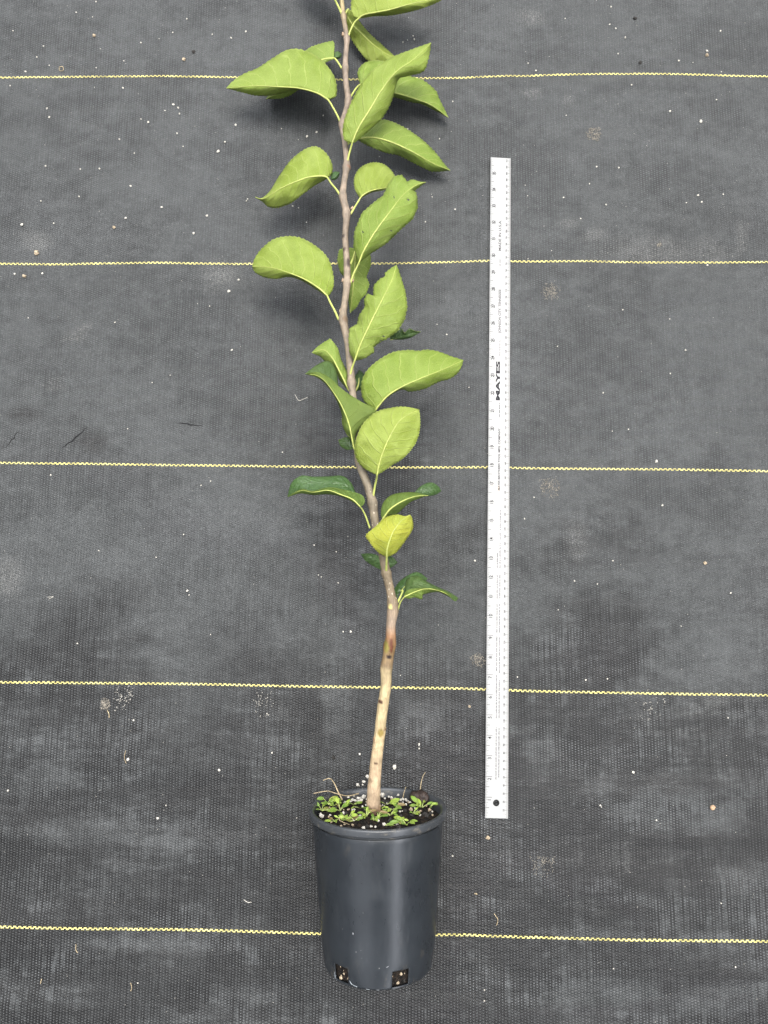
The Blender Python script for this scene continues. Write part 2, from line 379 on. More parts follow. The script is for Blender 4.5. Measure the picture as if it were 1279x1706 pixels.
def img(p):                                    # photo pixel of a ground point
    d = ROT.transposed() @ (Vector(p) - CP)
    if d.z > -.05: return (-9999, -9999)
    return (W0 / 2 - FPX * d.x / d.z, H0 / 2 + FPX * d.y / d.z)
wear = []
for v in vs:
    x, y = img(v); n1 = noise.noise((v[0] * 6, v[1] * 6, 4)); n2 = noise.noise((v[0] * 28, v[1] * 40, 8)); n3 = noise.noise((v[0] * 9, v[1] * 30, 2))
    e = math.hypot((x - 680) / 330, (y - 1480) / 330)
    op = smooth(1.25, .25, e + .30 * n1 + .12 * n2)  # open weave, plus painted shade of the person over the pot
    op = max(op, .75 * smooth(1.1, .4, math.hypot((x - 900) / 420, (y - 1330) / 150) + .35 * n1 + .2 * n2))
    op = max(op, .45 * smooth(950, 1250, y + 260 * n1 + 60 * n2))
    op = max(op, .22 * smooth(.9, .3, math.hypot((x - 1000) / 160, (y - 910) / 90) + .4 * n1 + .2 * n2))
    op = max(op, .45 * smooth(.9, .3, math.hypot((x - 620) / 150, (y - 840) / 300) + .4 * n1 + .2 * n2))
    st = 0
    for a, b, w, h in STAINS:
        if abs(x - a) < 2.2 * w and abs(y - b) < 2.6 * h:
            st = max(st, smooth(1.35, .45, math.hypot((x - a) / w, (y - b) / h) + .45 * n3 + .35 * n2))
    du = 0
    for a, b, w, h in DUSTS:
        if w and abs(x - a) < 1.8 * w and abs(y - b) < 1.8 * h:
            du = max(du, smooth(1.2, .2, math.hypot((x - a) / w, (y - b) / h) + .5 * n2 + .3 * n1))
    sh = 0
    for a, b, w, h in SHEEN:
        if abs(x - a) < 2 * w and abs(y - b) < 2 * h:
            sh = max(sh, smooth(1.3, .4, math.hypot((x - a) / w, (y - b) / h) + .6 * n3 + .35 * n2))
    wear.append((op * (1 - .55 * sh), st, du, sh))
wa = ground.data.color_attributes.new('wear', 'FLOAT_COLOR', 'POINT'); wa.data.foreach_set('color', [c for w in wear for c in w])

LINES = [
    [(0,127),(100,126),(200,125.5),(300,125.5),(400,127),(500,129),(575,130.5),(690,128.5),(780,128),(850,125.5),(930,123),(1030,122),(1150,122.5),(1279,126)],
    [(0,439),(100,440),(250,437.5),(300,438),(400,439),(490,438),(560,438.5),(650,438),(800,434.5),(850,435),(960,434),(1080,436.5),(1279,435.5)],
    [(0,771),(130,772),(270,774),(400,775.5),(550,777.5),(650,778),(800,778),(850,779),(1000,781),(1100,782),(1279,784.5)],
    [(0,1137),(200,1138.5),(330,1140),(500,1143.5),(640,1145.5),(760,1147),(848,1150),(950,1153),(1279,1158.5)],
    [(0,1544),(150,1548),(300,1551),(500,1555),(630,1556.5),(722,1557),(850,1561),(1000,1565),(1150,1567.5),(1279,1569)],
]
def stripe(path):
    pts = resample(path, 700)
    vs, fs = [], []
    acc, L = [0], 0
    for a, b in zip(pts, pts[1:]): L += (b - a).length; acc.append(L)
    step = .00315; n = int(L / step); j = 0
    for i in range(n):
        s = i * step
        while j < len(acc) - 2 and acc[j + 1] < s: j += 1
        p = pts[j].lerp(pts[j + 1], (s - acc[j]) / (acc[j + 1] - acc[j]))
        t = (pts[j + 1] - pts[j]).normalized(); nrm = Vector((-t.y, t.x, 0))
        off = .00076 * (1 if i % 2 else -1) + random.uniform(-.00015, .00015)
        hl, hw = step * .60, .00078 + random.uniform(-.0001, .0001)
        b = len(vs)
        for dz, sx, sw in ((0, 1, 1), (.0005, .8, .6)):
            for a, w in ((-1, -1), (1, -1), (1, 1), (-1, 1)):
                q = p + t * (a * hl * sx) + nrm * (off + w * hw * sw); q.z = ground_z(q.x, q.y) + .0002 + dz
                vs.append(q)
        fs += [(b + 4, b + 5, b + 6, b + 7)] + [(b + k, b + (k + 1) % 4, b + 4 + (k + 1) % 4, b + 4 + k) for k in range(4)]
    return from_data('yellow_stripe', vs, fs, YELLOW, ground, sm=False)
for ln in LINES:
    w = [P(a, b, 0) for a, b in ln]
    w = [w[0] - (w[1] - w[0]).normalized() * .35] + w + [w[-1] + (w[-1] - w[-2]).normalized() * .35]
    stripe(w)

# creases and slits worn into the fabric: thin raised folds
def crease(a, b, w, h):
    A, B = P(*a), P(*b); n = 26; vs, fs = [], []
    t = (B - A).normalized(); s = Vector((-t.y, t.x, 0))
    for i in range(n):
        f = i / (n - 1); p = A.lerp(B, f) + s * (.002 * noise.noise((f * 6, a[0], 0)))
        e = math.sin(math.pi * f) ** .6
        gz = ground_z(p.x, p.y)
        for o, z in ((-1, -.0006), (-.3, 1), (.12, 1), (.35, -.0006)):
            q = p + s * (o * w * e); q.z = gz + (h * e if z == 1 else z); vs.append(q)
    for i in range(n - 1):
        for k in range(3): fs.append((i * 4 + k, i * 4 + k + 1, i * 4 + 5 + k, i * 4 + 4 + k))
    o = from_data('fold', vs, fs, FOLD, ground); return o
FOLD = flat('dark_fold_of_fabric', (.012, .012, .013), .7, .2, .3, 200)
crease((100, 748), (145, 711), .0018, .0012)
crease((290, 703), (338, 709), .0016, .0012)
crease((318, 580), (331, 586), .0008, .0006)
crease((8, 746), (31, 716), .0012, .0008)

# ------------------------------------------------------------------ ruler
rb, rt = P(827.3, 1363.6, .004), P(834.2, 262.3, .004)
RL, RW, RT = .9144, .0292, .0013
ry = (rt - rb).normalized(); rl = (rt - rb).length
rx = Vector((ry.y, -ry.x, 0)).normalized()
tilt = R(4.0)
rzv = (Vector((0, 0, 1)) * math.cos(tilt) + rx * math.sin(tilt)); rxv = ry.cross(rzv)
ruler = empty('ruler', rb - rxv * RW / 2 + Vector((0, 0, -.0008)))
ruler.matrix_world = Matrix.Translation(ruler.location) @ Matrix((rxv, ry, rzv)).transposed().to_4x4()
ruler.scale = (1, rl / RL, 1)
bpy.context.view_layer.update()
tag(ruler, 'long white metal yardstick lying on the black fabric beside the potted sapling', 'ruler')
IN = .0254
def rmesh(name, vs, fs, m, sm=False):
    me = bpy.data.meshes.new(name); me.from_pydata(vs, [], fs); me.update(); me.materials.append(m)
    o = bpy.data.objects.new(name, me); C.objects.link(o); o.parent = ruler; return o
# blade with a hanging hole
hc, hr, top = (.0140, .0185), .0041, .036
ang = sorted(set([2 * math.pi * k / 40 for k in range(40)] + [math.atan2(y - hc[1], x - hc[0]) % (2 * math.pi) for x in (0, RW) for y in (0, top)]))
vs, fs = [], []
for a in ang:
    c, s = math.cos(a), math.sin(a)
    k = min(((RW - hc[0]) / c if c > 1e-6 else (-hc[0] / c if c < -1e-6 else 9)), ((top - hc[1]) / s if s > 1e-6 else (-hc[1] / s if s < -1e-6 else 9)))
    vs += [(hc[0] + hr * c, hc[1] + hr * s, 0), (hc[0] + k * c, hc[1] + k * s, 0)]
n = len(ang)
for i in range(n):
    j = (i + 1) % n; fs.append((2 * i, 2 * i + 1, 2 * j + 1, 2 * j))
me = bpy.data.meshes.new('blade'); bm = bmesh.new()
bv = [bm.verts.new(v) for v in vs]
for f in fs: bm.faces.new([bv[i] for i in f])
tops = sorted([v for v in bv if abs(v.co.y - top) < 1e-6], key=lambda v: v.co.x)
q0, q1 = bm.verts.new((0, RL, 0)), bm.verts.new((RW, RL, 0))
bm.faces.new(tops + [q1, q0])
r = bmesh.ops.extrude_face_region(bm, geom=bm.faces[:])
for v in [g for g in r['geom'] if isinstance(g, bmesh.types.BMVert)]: v.co.z -= RT
bmesh.ops.recalc_face_normals(bm, faces=bm.faces)
bm.to_mesh(me); bm.free(); me.materials.append(RULER)
blade = bpy.data.objects.new('blade', me); C.objects.link(blade); blade.parent = ruler
bv_ = blade.modifiers.new('edge', 'BEVEL'); bv_.width = .00018; bv_.segments = 2; bv_.limit_method = 'ANGLE'
ZI = .00012
def rects(name, lst, m):
    vs, fs = [], []
    for x0, y0, x1, y1 in lst:
        b = len(vs); vs += [(x0, y0, ZI), (x1, y0, ZI), (x1, y1, ZI), (x0, y1, ZI)]; fs.append((b, b + 1, b + 2, b + 3))
    return rmesh(name, vs, fs, m)
def glyphs(body, size, bold=0.0, spacing=1.0):
    cu = bpy.data.curves.new('lettering', 'FONT'); cu.body = body; cu.size = size; cu.offset = bold; cu.space_character = spacing
    cu.resolution_u = 3
    o = bpy.data.objects.new('lettering', cu); C.objects.link(o)
    dg = bpy.context.evaluated_depsgraph_get(); me = bpy.data.meshes.new_from_object(o.evaluated_get(dg))
    vs = [v.co.copy() for v in me.vertices]; fs = [tuple(p.vertices) for p in me.polygons]
    bpy.data.objects.remove(o); bpy.data.curves.remove(cu); bpy.data.meshes.remove(me); return vs, fs
_cache = {}
def lettering(name, items, m):
    """items: (text, baseline x, start y, end y or None to centre on start y, cap height, bold). Text runs up the ruler."""
    V, F = [], []
    for body, bx, y0, y1, cap, bold in items:
        key = (body, bold)
        if key not in _cache: _cache[key] = glyphs(body, 1.0, bold)
        vs, fs = _cache[key]
        mnx, mxx = min(v.x for v in vs), max(v.x for v in vs); mxy = max(v.y for v in vs if True)
        sy = cap / .72
        if y1 is None: sx = sy; st = y0 - (mxx - mnx) * sx / 2
        else: sx = (y1 - y0) / (mxx - mnx); st = y0
        b = len(V)
        for v in vs: V.append((bx - v.y * sy, st + (v.x - mnx) * sx, ZI))
        F += [tuple(b + i for i in f) for f in fs]
    return rmesh(name, V, F, m)
tk = []
for i in range(1, 36 * 16):
    L = .0085 if i % 16 == 0 else .0050 if i % 8 == 0 else .0036 if i % 4 == 0 else .0026 if i % 2 == 0 else .0017
    w = .00030 if i % 8 == 0 else .00017
    tk.append((.0002, i * IN / 16 - w, L, i * IN / 16 + w))
rects('inch_ticks', tk, INKG)
tk = []
for i in range(1, 914):
    L = .0055 if i % 10 == 0 else .0038 if i % 5 == 0 else .0026
    w = .00022 if i % 10 == 0 else .00013
    tk.append((RW - L, i * .001 - w, RW - .0002, i * .001 + w))
rects('millimetre_ticks', tk, INKL)
for i in range(1, 36): lettering('inch_number', [(str(i), .0072, i * IN - (.0032 if i < 10 else 0), None, .0045, .014)], INK)
lettering('millimetre_numbers', [(str(i * 10), .0243, i * .01, None, .0021, .03) for i in range(1, 92)], INKG)
lettering('maker_name', [('MAYES', .0151, 21.6 * IN, 23.82 * IN, .0053, .045)], INK)
lettering('maker_lettering', [
    ('MAYES BROTHERS TOOL MFG. COMPANY', .0163, 16.63 * IN, 20.04 * IN, .0030, .03),
    ], INKG)
lettering('town_lettering', [('JOHNSON CITY, TENNESSEE', .0160, 25.44 * IN, 28.0 * IN, .0034, .02),
    ], INKG)
lettering('origin_lettering', [('MADE IN U.S.A.', .0158, 30.3 * IN, 32.15 * IN, .0037, .02)], INKG)
fp = []
def fine(x, a, b, h=.0014):
    y = a
    while y < b:
        l = random.uniform(.0012, .006); yy = y
        while yy < min(y + l, b):
            c = random.uniform(.0004, .0009); hh = random.uniform(.6, 1) * h
            fp.append((x - hh, yy, x, yy + c)); yy += c + random.uniform(.0002, .0004)
        y = yy + random.uniform(.0005, .0012)
for a, b in ((1.85, 4.4), (4.85, 7.0), (7.2, 8.95), (9.15, 10.6), (10.9, 12.1), (12.5, 13.3)): fine(.0139, a * IN, b * IN)
for a, b in ((1.95, 4.35), (4.85, 6.75), (7.1, 8.9), (9.15, 10.6), (10.9, 12.15), (12.5, 13.8), (14.0, 14.35), (14.5, 15.6)): fine(.0175, a * IN, b * IN)
fine(.0155, 24.1 * IN, 25.05 * IN, .0012); fine(.0158, 20.65 * IN, 21.45 * IN, .0016); fine(.0150, 29.35 * IN, 29.75 * IN, .0014)
rects('fine_print', fp, INKG)

# ------------------------------------------------------------------ pot (lying on its side) with its soil
RR, RB = .0800, .0636
rim_p = P(629, 1344, RR); base_p = P(630.5, 1602, RB * .99)
ax = (rim_p - base_p).normalized(); PL = (rim_p - base_p).length
px_ = ax.cross(Vector((0, 0, 1))).normalized(); pz_ = px_.cross(ax)       # pz_: towards the camera side
PM = Matrix((px_, pz_, ax)).transposed()
pot = empty('flower_pot', base_p); pot.matrix_world = Matrix.Translation(base_p) @ PM.to_4x4()
bpy.context.view_layer.update()
tag(pot, 'dark grey plastic nursery pot lying on its side on the black fabric', 'plant pot')
def pmesh(name, vs, fs, m, sm=True, parent=pot):
    me = bpy.data.meshes.new(name); me.from_pydata(vs, [], fs); me.update()
    for k in (m if isinstance(m, list) else [m]): me.materials.append(k)
    if sm: me.polygons.foreach_set('use_smooth', [True] * len(me.polygons))
    o = bpy.data.objects.new(name, me); C.objects.link(o); o.parent = parent; return o
def prad(z):                                   # outer radius of the wall at height z
    return RB + (RR - .0042 - RB) * (z / (PL - .012)) ** 1.0
SEG = 144
def lathe(prof, seg=SEG, close=True, skip=None):
    vs, fs = [], []
    for r, z in prof:
        for k in range(seg):
            a = 2 * math.pi * k / seg
            vs.append((r * math.cos(a), r * math.sin(a), z))
    for i in range(len(prof) - 1):
        for k in range(seg):
            if skip and skip(i, k): continue
            fs.append((i * seg + k, i * seg + (k + 1) % seg, (i + 1) * seg + (k + 1) % seg, (i + 1) * seg + k))
    return vs, fs
# outer wall rows; six drain slots at the foot; rows 1-2 are the slots
hole_c = [R(90 + 38.5) + R(62) * k * -1 for k in range(6)]
def in_hole(k):
    a = 2 * math.pi * (k + .5) / SEG
    return any(abs((a - h + math.pi) % (2 * math.pi) - math.pi) < R(9.3) for h in hole_c)
prof = [(RB - .0045, 0), (RB - .0020, .0012), (RB - .0008, .004), (RB + .0010, .0205), (RB + .0015, .0225)]
nr = len(prof)
for i in range(1, 25):
    z = .0225 + (PL - .012 - .0225) * i / 24; prof.append((prad(z), z))
vs, fs = lathe(prof, skip=lambda i, k: i in (1, 2) and in_hole(k))
me_body = pmesh('body', vs, fs, POT)
so = me_body.modifiers.new('wall', 'SOLIDIFY'); so.thickness = .0018; so.offset = -1
bvm = me_body.modifiers.new('round', 'BEVEL'); bvm.width = .0005; bvm.segments = 2; bvm.limit_method = 'ANGLE'; bvm.angle_limit = R(50)
# bottom plate
vs, fs = lathe([(0.0001, .0008), (RB - .0046, .0008)], 72); pmesh('bottom', vs, fs, POT, False)
# rim band
z0 = PL - .0085
prof = [(prad(z0 - .002) - .0004, z0 - .0005), (RR - .0012, z0 - .0003), (RR - .0002, z0 + .0010), (RR, z0 + .0020), (RR + .0004, PL - .002), (RR + .0002, PL - .0008), (RR - .0008, PL),
        (RR - .0030, PL + .0002), (RR - .0050, PL - .0006), (RR - .0058, PL - .003), (RR - .0070, PL - .03)]
vs, fs = lathe(prof); vs = [(x + .0003 * noise.noise((x * 30, y * 30, 1)), y + .0003 * noise.noise((x * 30, y * 30, 7)), z) for x, y, z in vs]
pmesh('rim', vs, fs, RIM)
# whitened plastic lips round two of the slots
def lip(ai, pts, w):
    vs = [];fs = []
    P3 = [Vector((r * math.cos(a), r * math.sin(a), z)) for a, r, z in pts]
    P3 = resample(P3, 24, False)
    tube(P3, [w * (.6 + .6 * abs(noise.noise((i * .35, ai, 2)))) for i in range(24)], 6, True, vs, fs)
    pmesh('scuffed_slot_edge', vs, fs, SCUFF)
h1, h2 = hole_c[0], hole_c[1]; d = R(9.6)
lip(1, [(h1 + d * 1.02, RB - .0012, .0030), (h1 + d * 1.02, RB - .0004, .0120), (h1 + d * 1.0, RB - .0002, .0212), (h1 - d * .2, RB + .0002, .0215)], .0008)
lip(2, [(h1 - d * 1.0, RB - .0008, .0180), (h1 - d * 1.05, RB - .0010, .0080), (h1 - d * 1.25, RB - .0012, .0048), (h1 - d * 1.9, RB - .0016, .0030)], .0011)
lip(4, [(h1 - d * 1.9, RB - .0016, .0030), (h1 - d * 3.0, RB - .0018, .0018), (h1 - d * 4.2, RB - .0018, .0016)], .00035)
lip(5, [(h1 - d * 1.0, RB + .0006, .0224), (h1 - d * 1.8, RB + .0011, .0224), (h1 - d * 2.6, RB + .0010, .0222)], .00035)
lip(3, [(h2 + d, RB - .0010, .004), (h2 + d, RB - .0006, .0205)], .0003)

# scratches and flecks on the wall
SCR_D = flat('dark_scratch', (.006, .007, .008), .6, .3, .2, 300); SCR_W = flat('pale_scratch', (.22, .23, .24), .6, .3, .3, 300)
def wall_pt(px, py):                          # where a pixel's line of sight meets the wall
    d = PM.transposed() @ ray(px, py); o = PM.transposed() @ (CP - base_p); lo, hi = 0.3, 2.0
    f = lambda t: (lambda q: math.hypot(q.x, q.y) - prad(q.z))(o + d * t)
    t = .6
    while f(t) > 0 and t < 1.6: t += .002
    return base_p + PM @ (o + d * t)
def scratch(pts, w, m):
    q = [wall_pt(*p) for p in pts]; q = resample(q, 12, False); lift = pz_ * .0001
    v, f = tube([x + lift for x in q], [w * math.sin(math.pi * (i + .6) / 12.2) for i in range(12)], 6)
    pmesh('scratch', [PM.transposed() @ (x - base_p) for x in v], f, m)
for a in (([(572,1455),(578,1456),(585,1460)],.0005,SCR_D), ([(595,1467),(603,1472),(610,1475)],.0005,SCR_D), ([(600,1517),(607,1520),(615,1522)],.0005,SCR_D),
          ([(587,1552),(588,1555),(588,1558)],.0008,SCR_W), ([(608,1412),(611,1414),(614,1415)],.0004,SCR_W), ([(612,1463),(615,1462)],.0004,SCR_W),
          ([(655,1507),(656,1511)],.0004,SCR_W), ([(641,1612),(645,1611),(648,1609)],.0005,SCR_W), ([(626,1618),(628,1622),(627,1626)],.0004,SCR_W),
          ([(694,1500),(703,1501),(711,1498)],.0003,SCR_W), ([(686,1520),(687,1525)],.0003,SCR_W), ([(629,1450),(631,1458),(628,1466)],.00025,SCR_W), ([(720,1425),(722,1430)],.0003,SCR_W)):
    scratch(*a)

# soil: one bumpy plug that fills the pot
SD = .0085
SOIL_P = rim_p - ax * SD
vs, fs = [], []; nr, na = 40, 110; RS = RR - .0072
for i in range(nr + 1):
    r = RS * i / nr
    for k in range(na):
        a = 2 * math.pi * k / na; x, y = r * math.cos(a), r * math.sin(a)
        h = .0040 * noise.noise((x * 45, y * 45, 2)) + .0022 * noise.noise((x * 130, y * 130, 4)) + .0014 * noise.noise((x * 330, y * 330, 6)) + .006 * math.exp(-((x / .03) ** 2 + (y / .03) ** 2))
        vs.append((x, y, PL - SD + h - .004 * smooth(.8, 1, i / nr)))
for i in range(nr):
    for k in range(na): fs.append((i * na + k, i * na + (k + 1) % na, (i + 1) * na + (k + 1) % na, (i + 1) * na + k))
prev = nr * na
for j, z in enumerate([.13, .08, .04, .025, .018, .012, .006, .003]):
    b = len(vs)
    for k in range(na):
        a = 2 * math.pi * k / na; r = min(RS, prad(z) - .0050) + .0012 * noise.noise((a * 12, z * 300, 3))
        vs.append((r * math.cos(a), r * math.sin(a), z))
    for k in range(na): fs.append((prev + k, prev + (k + 1) % na, b + (k + 1) % na, b + k))
    prev = b
fs.append(tuple(prev + k for k in range(na)))
soil = pmesh('potting_soil', vs, [f[::-1] for f in fs], SOIL, parent=None)
soil.matrix_world = pot.matrix_world.copy()
tag(soil, 'black crumbly potting soil filling the grey pot', 'soil', kind='stuff')

def soil_pt(px, py, lift=0.0):
    p = on_plane(px, py, SOIL_P + ax * lift, ax)
    l = PM.transposed() @ (p - base_p)
    x, y = l.x, l.y
    h = .0040 * noise.noise((x * 45, y * 45, 2)) + .0022 * noise.noise((x * 130, y * 130, 4)) + .006 * math.exp(-((x / .03) ** 2 + (y / .03) ** 2))
    return p + (ax * h if lift < .003 else Vector((0, 0, 0)))

# ------------------------------------------------------------------ sapling
STEM = [(572,-60,.088,8),(567,-25,.09,8),(571.5,22,.092,8),(575,45,.093,8.5),(577.5,65,.094,9),(576,90,.096,9),(575,113,.098,10),(577,145,.099,10),(580,168,.10,11.5),(575,188,.101,9.5),(570.5,207,.102,12),(574,235,.104,10),(577,262,.106,10),(577,278,.107,12),(573,305,.109,10),(571,327,.111,12.5),(577,356,.113,12.5),(575,396,.117,11),(577.5,433,.120,11.5),(578,470,.123,13),(574,505,.126,11.5),(571.5,531,.128,14.5),(579,571,.131,12.5),(583.5,613,.134,13),(585.5,638,.135,14.5),(587,652,.136,13),(592,700,.138,13),(595,745,.139,14),(598,771,.139,14.5),(611.5,807,.139,14.5),(620,838,.138,16),(625,870,.137,15),(633,905,.135,15.5),(639,930,.134,15.5),(643,954,.132,16),(650,984,.129,15.5),(654,1006,.127,19),(654,1018,.125,19),(651,1042,.122,16),(651,1062,.120,17),(650,1072,.119,21),(648.5,1082,.118,19.5),(646.5,1093,.117,18.5),(643.6,1112,.115,20.8),(643.2,1124,.114,17.8),(642.6,1145,.112,17.8),(638,1174,.109,18.5),(634.5,1200,.106,18),(632.5,1223,.103,18.2),(627.5,1260,.099,19.3),(624.8,1286,.096,20),(622.3,1320,.091,22.5),(622,1340,.087,23.5),(623,1353,.085,24.5),(623,1368,.081,22)]
sap = empty('pear_sapling', P(623, 1352, .085))
bpy.context.view_layer.update()
tag(sap, 'leafy pear sapling with bare pale lower stem growing out of the toppled grey pot', 'sapling')
def sag(py): return .054 * smooth(800, 60, py)
STEM = [(a, b, c - sag(b), d) for a, b, c, d in STEM]
def stem_z(py): return lerp_table([(s[1], s[2]) for s in STEM], py)
def srgb(r, g, b): return tuple(((c / 255) / 12.92 if c / 255 < .04045 else ((c / 255 + .055) / 1.055) ** 2.4) for c in (r, g, b))
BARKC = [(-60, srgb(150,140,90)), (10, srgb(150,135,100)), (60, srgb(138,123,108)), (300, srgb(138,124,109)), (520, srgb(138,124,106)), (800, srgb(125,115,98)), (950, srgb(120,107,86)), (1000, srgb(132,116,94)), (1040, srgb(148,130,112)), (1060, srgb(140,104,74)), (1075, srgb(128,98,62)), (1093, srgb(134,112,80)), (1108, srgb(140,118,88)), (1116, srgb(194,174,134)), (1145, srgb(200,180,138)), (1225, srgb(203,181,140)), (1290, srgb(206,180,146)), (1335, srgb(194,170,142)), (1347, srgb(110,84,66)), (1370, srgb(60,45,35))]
def bark_col(y):
    for (a, ca), (b, cb) in zip(BARKC, BARKC[1:]):
        if y <= b:
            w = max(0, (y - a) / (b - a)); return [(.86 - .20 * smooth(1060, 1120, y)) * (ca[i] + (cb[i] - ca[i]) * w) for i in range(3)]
    return BARKC[-1][1]
# dark knots, wounds: (x, y, half width, half height, colour, bump)
SPOTS = [(650,1009,3.2,4.2,srgb(228,214,140),.3),(648.5,1093,5,3.6,srgb(38,22,16),-.5),(643,1077,4.5,10,srgb(150,138,70),-.3),(652,1074,2.5,12,srgb(120,66,42),.6),(638,1073,2.0,11,srgb(150,92,62),.5),
         (634,1168,4.2,3.6,srgb(88,56,40),.7),(634.5,1218,5,7,srgb(158,136,70),0),(641,1213,2,2.5,srgb(120,80,52),.8),(626.5,1269,3.5,2.2,srgb(100,72,52),.4),(618,1298,2,1.6,srgb(120,80,58),.5),(623,1232,2.5,4,srgb(176,140,110),.5),(613,1280,2.2,4,srgb(130,92,64),1.0),
         (642,1160,2,1.5,srgb(168,150,104),.2),(575.5,210,3,2,srgb(165,115,95),.5),(581,280,3,2,srgb(165,120,95),.5),(572,396,3,3,srgb(80,68,62),.6),(574,418,2.5,4,srgb(96,80,70),.3),(580,440,2.5,8,srgb(98,84,74),.2),(575,535,4,4,srgb(150,125,98),.4)]
sp = resample([Vector((s[0], s[1], s[2] * 1000)) for s in STEM], 520); 
wt_ = [(s[1], s[3]) for s in STEM]
rings = []
NODES = (27, 64, 114, 168, 207, 278, 327, 357, 472, 533, 638, 838, 879, 955)
NS = 28
vs, fs, cols = [], [], []
cen = [P(q.x, q.y, q.z / 1000) for q in sp]
for i, q in enumerate(sp):
    depth = (cen[i] - CP).length * abs(ray(q.x, q.y).normalized().dot(ROT @ Vector((0, 0, -1))))
    r = (lerp_table(wt_, q.y) + sum(3.0 * math.exp(-((q.y - yn) / 5.0) ** 2) for yn in NODES)) * (.5 if q.y > 1000 else .465) * depth / FPX
    t = (cen[min(i + 1, 519)] - cen[max(i - 1, 0)]).normalized(); s = t.cross(Vector((0, 0, 1))).normalized(); u = s.cross(t)
    base = bark_col(q.y)
    for k in range(NS):
        a = 2 * math.pi * k / NS
        d = s * math.cos(a) + u * math.sin(a)
        rr = r * (1 + .07 * noise.noise((math.cos(a) * 1.2, math.sin(a) * 1.2, q.y * .035)) + .025 * noise.noise((math.cos(a) * 3, math.sin(a) * 3, q.y * .12)))
        c = list(base); al = smooth(1030, 1000, q.y) * smooth(780, 860, q.y)
        sx = q.x + (-1 if s.x < 0 else 1) * math.cos(a) * r * FPX / depth
        if math.sin(a) > -.35:
            for X, Y, w, h, cc, bp in SPOTS:
                e = math.hypot((sx - X) / w, (q.y - Y) / h) + .25 * noise.noise((sx * .5, q.y * .5, 3))
                m = smooth(1.2, .75, e)
                if m > 0:
                    rr += 1.6 * m * bp * depth / FPX; c = [c[j] * (1 - m) + .6 * cc[j] * m for j in range(3)]
        if 1338 < q.y:                       # ragged line where the bark meets the soil
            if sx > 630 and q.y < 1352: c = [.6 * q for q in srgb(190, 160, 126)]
        vs.append(cen[i] + d * rr); cols.append((*c, al))
    if i:
        b = (i - 1) * NS
        for k in range(NS): fs.append((b + k, b + (k + 1) % NS, b + NS + (k + 1) % NS, b + NS + k))
fs.append(tuple(range(NS))[::-1]); fs.append(tuple(len(vs) - NS + k for k in range(NS)))
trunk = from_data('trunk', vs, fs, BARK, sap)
ca = trunk.data.color_attributes.new('bark', 'FLOAT_COLOR', 'POINT')
ca.data.foreach_set('color', [x for c in cols for x in c])
# buds at the nodes
for bx, by, sdx in ((569,327,-1),(586,350,1),(568,521,-1),(586,470,1),(568,207,-1),(583,168,1),(572,60,-1),(590,640,1),(572,470,-1)):
    z = stem_z(by); p0 = P(bx, by, z); p1 = P(bx + sdx * 1.5, by - 7, z + .001)
    v, f = tube(resample([p0, p0.lerp(p1, .5), p1], 6, False), [.0019, .0024, .0023, .0018, .0011, .0003], 8)
    from_data('bud', v, f, BUD if 'BUD' in globals() else globals().setdefault('BUD', flat('bud_scales', (.30, .21, .14), .6, .3, .3, 300)), sap)

NROW, NCOL = 121, 8
def loft(lf, V, F, U, MI, uoff):
    """one blade surface from its midrib and its two edges (photo pixels + heights)"""
    sm = not lf.get('ragged')
    M = resample([Vector((*p, 0)) for p in lf['mid']], NROW)
    Ls = resample([Vector((*p, 0)) for p in lf['L']], NROW, sm); Rs = resample([Vector((*p, 0)) for p in lf['R']], NROW, sm)
    z0, z1, z2 = [q - sag(lf['mid'][0][1]) for q in lf['z']]; eL, eR = [(v * 1.0 if v < 0 else v) for v in lf.get('e', (-.010, -.010))]; seed = lf['mid'][0][0] * .37
    pk = lf.get('pk', 1.3); teeth = lf.get('teeth', 1.1) * 2.0
    b = len(V)
    for i in range(NROW):
        t = i / (NROW - 1)
        zm = (1 - t) ** 2 * z0 + 2 * t * (1 - t) * (2 * z1 - .5 * (z0 + z2)) + t * t * z2
        prof = math.sin(math.pi * min(1, t * .96 + .04)) ** .6
        for c in range(-NCOL, NCOL + 1):
            E, e = (Ls[i], eL) if c < 0 else (Rs[i], eR)
            a = abs(c) / NCOL
            q = M[i].lerp(E, a)
            if abs(c) == NCOL and teeth:
                dirv = (E - M[i])
                if dirv.length > .5:
                    tw = ((i % 4) / 3.0) * teeth * (.6 + .5 * noise.noise((i * .7, seed, c)))
                    q = q + dirv.normalized() * tw * min(1, dirv.length / 8)
            vein = math.sin(2 * math.pi * (8 * t - 1.7 * a ** 1.25 + (.43 if c > 0 else 0)))
            z = zm + e * prof * a ** 1.55 + pk * (0.00022 * vein * math.sin(math.pi * a) + .0048 * noise.noise((q.x * .022, q.y * .022, seed)) * a + .0020 * noise.noise((q.x * .07, q.y * .07, seed)) * a)
            V.append(P(q.x, q.y, z)); U.append((.5 + .5 * c / NCOL, t))
    w = 2 * NCOL + 1
    under = lf.get('side', 'U') == 'U'
    for i in range(NROW - 1):
        for c in range(w - 1):
            if (i, c) in lf.get('holes', ()): continue
            f = (b + i * w + c, b + i * w + c + 1, b + (i + 1) * w + c + 1, b + (i + 1) * w + c)
            p0, p1, p2 = V[f[0]], V[f[1]], V[f[3]]
            F.append(f); 
    return M
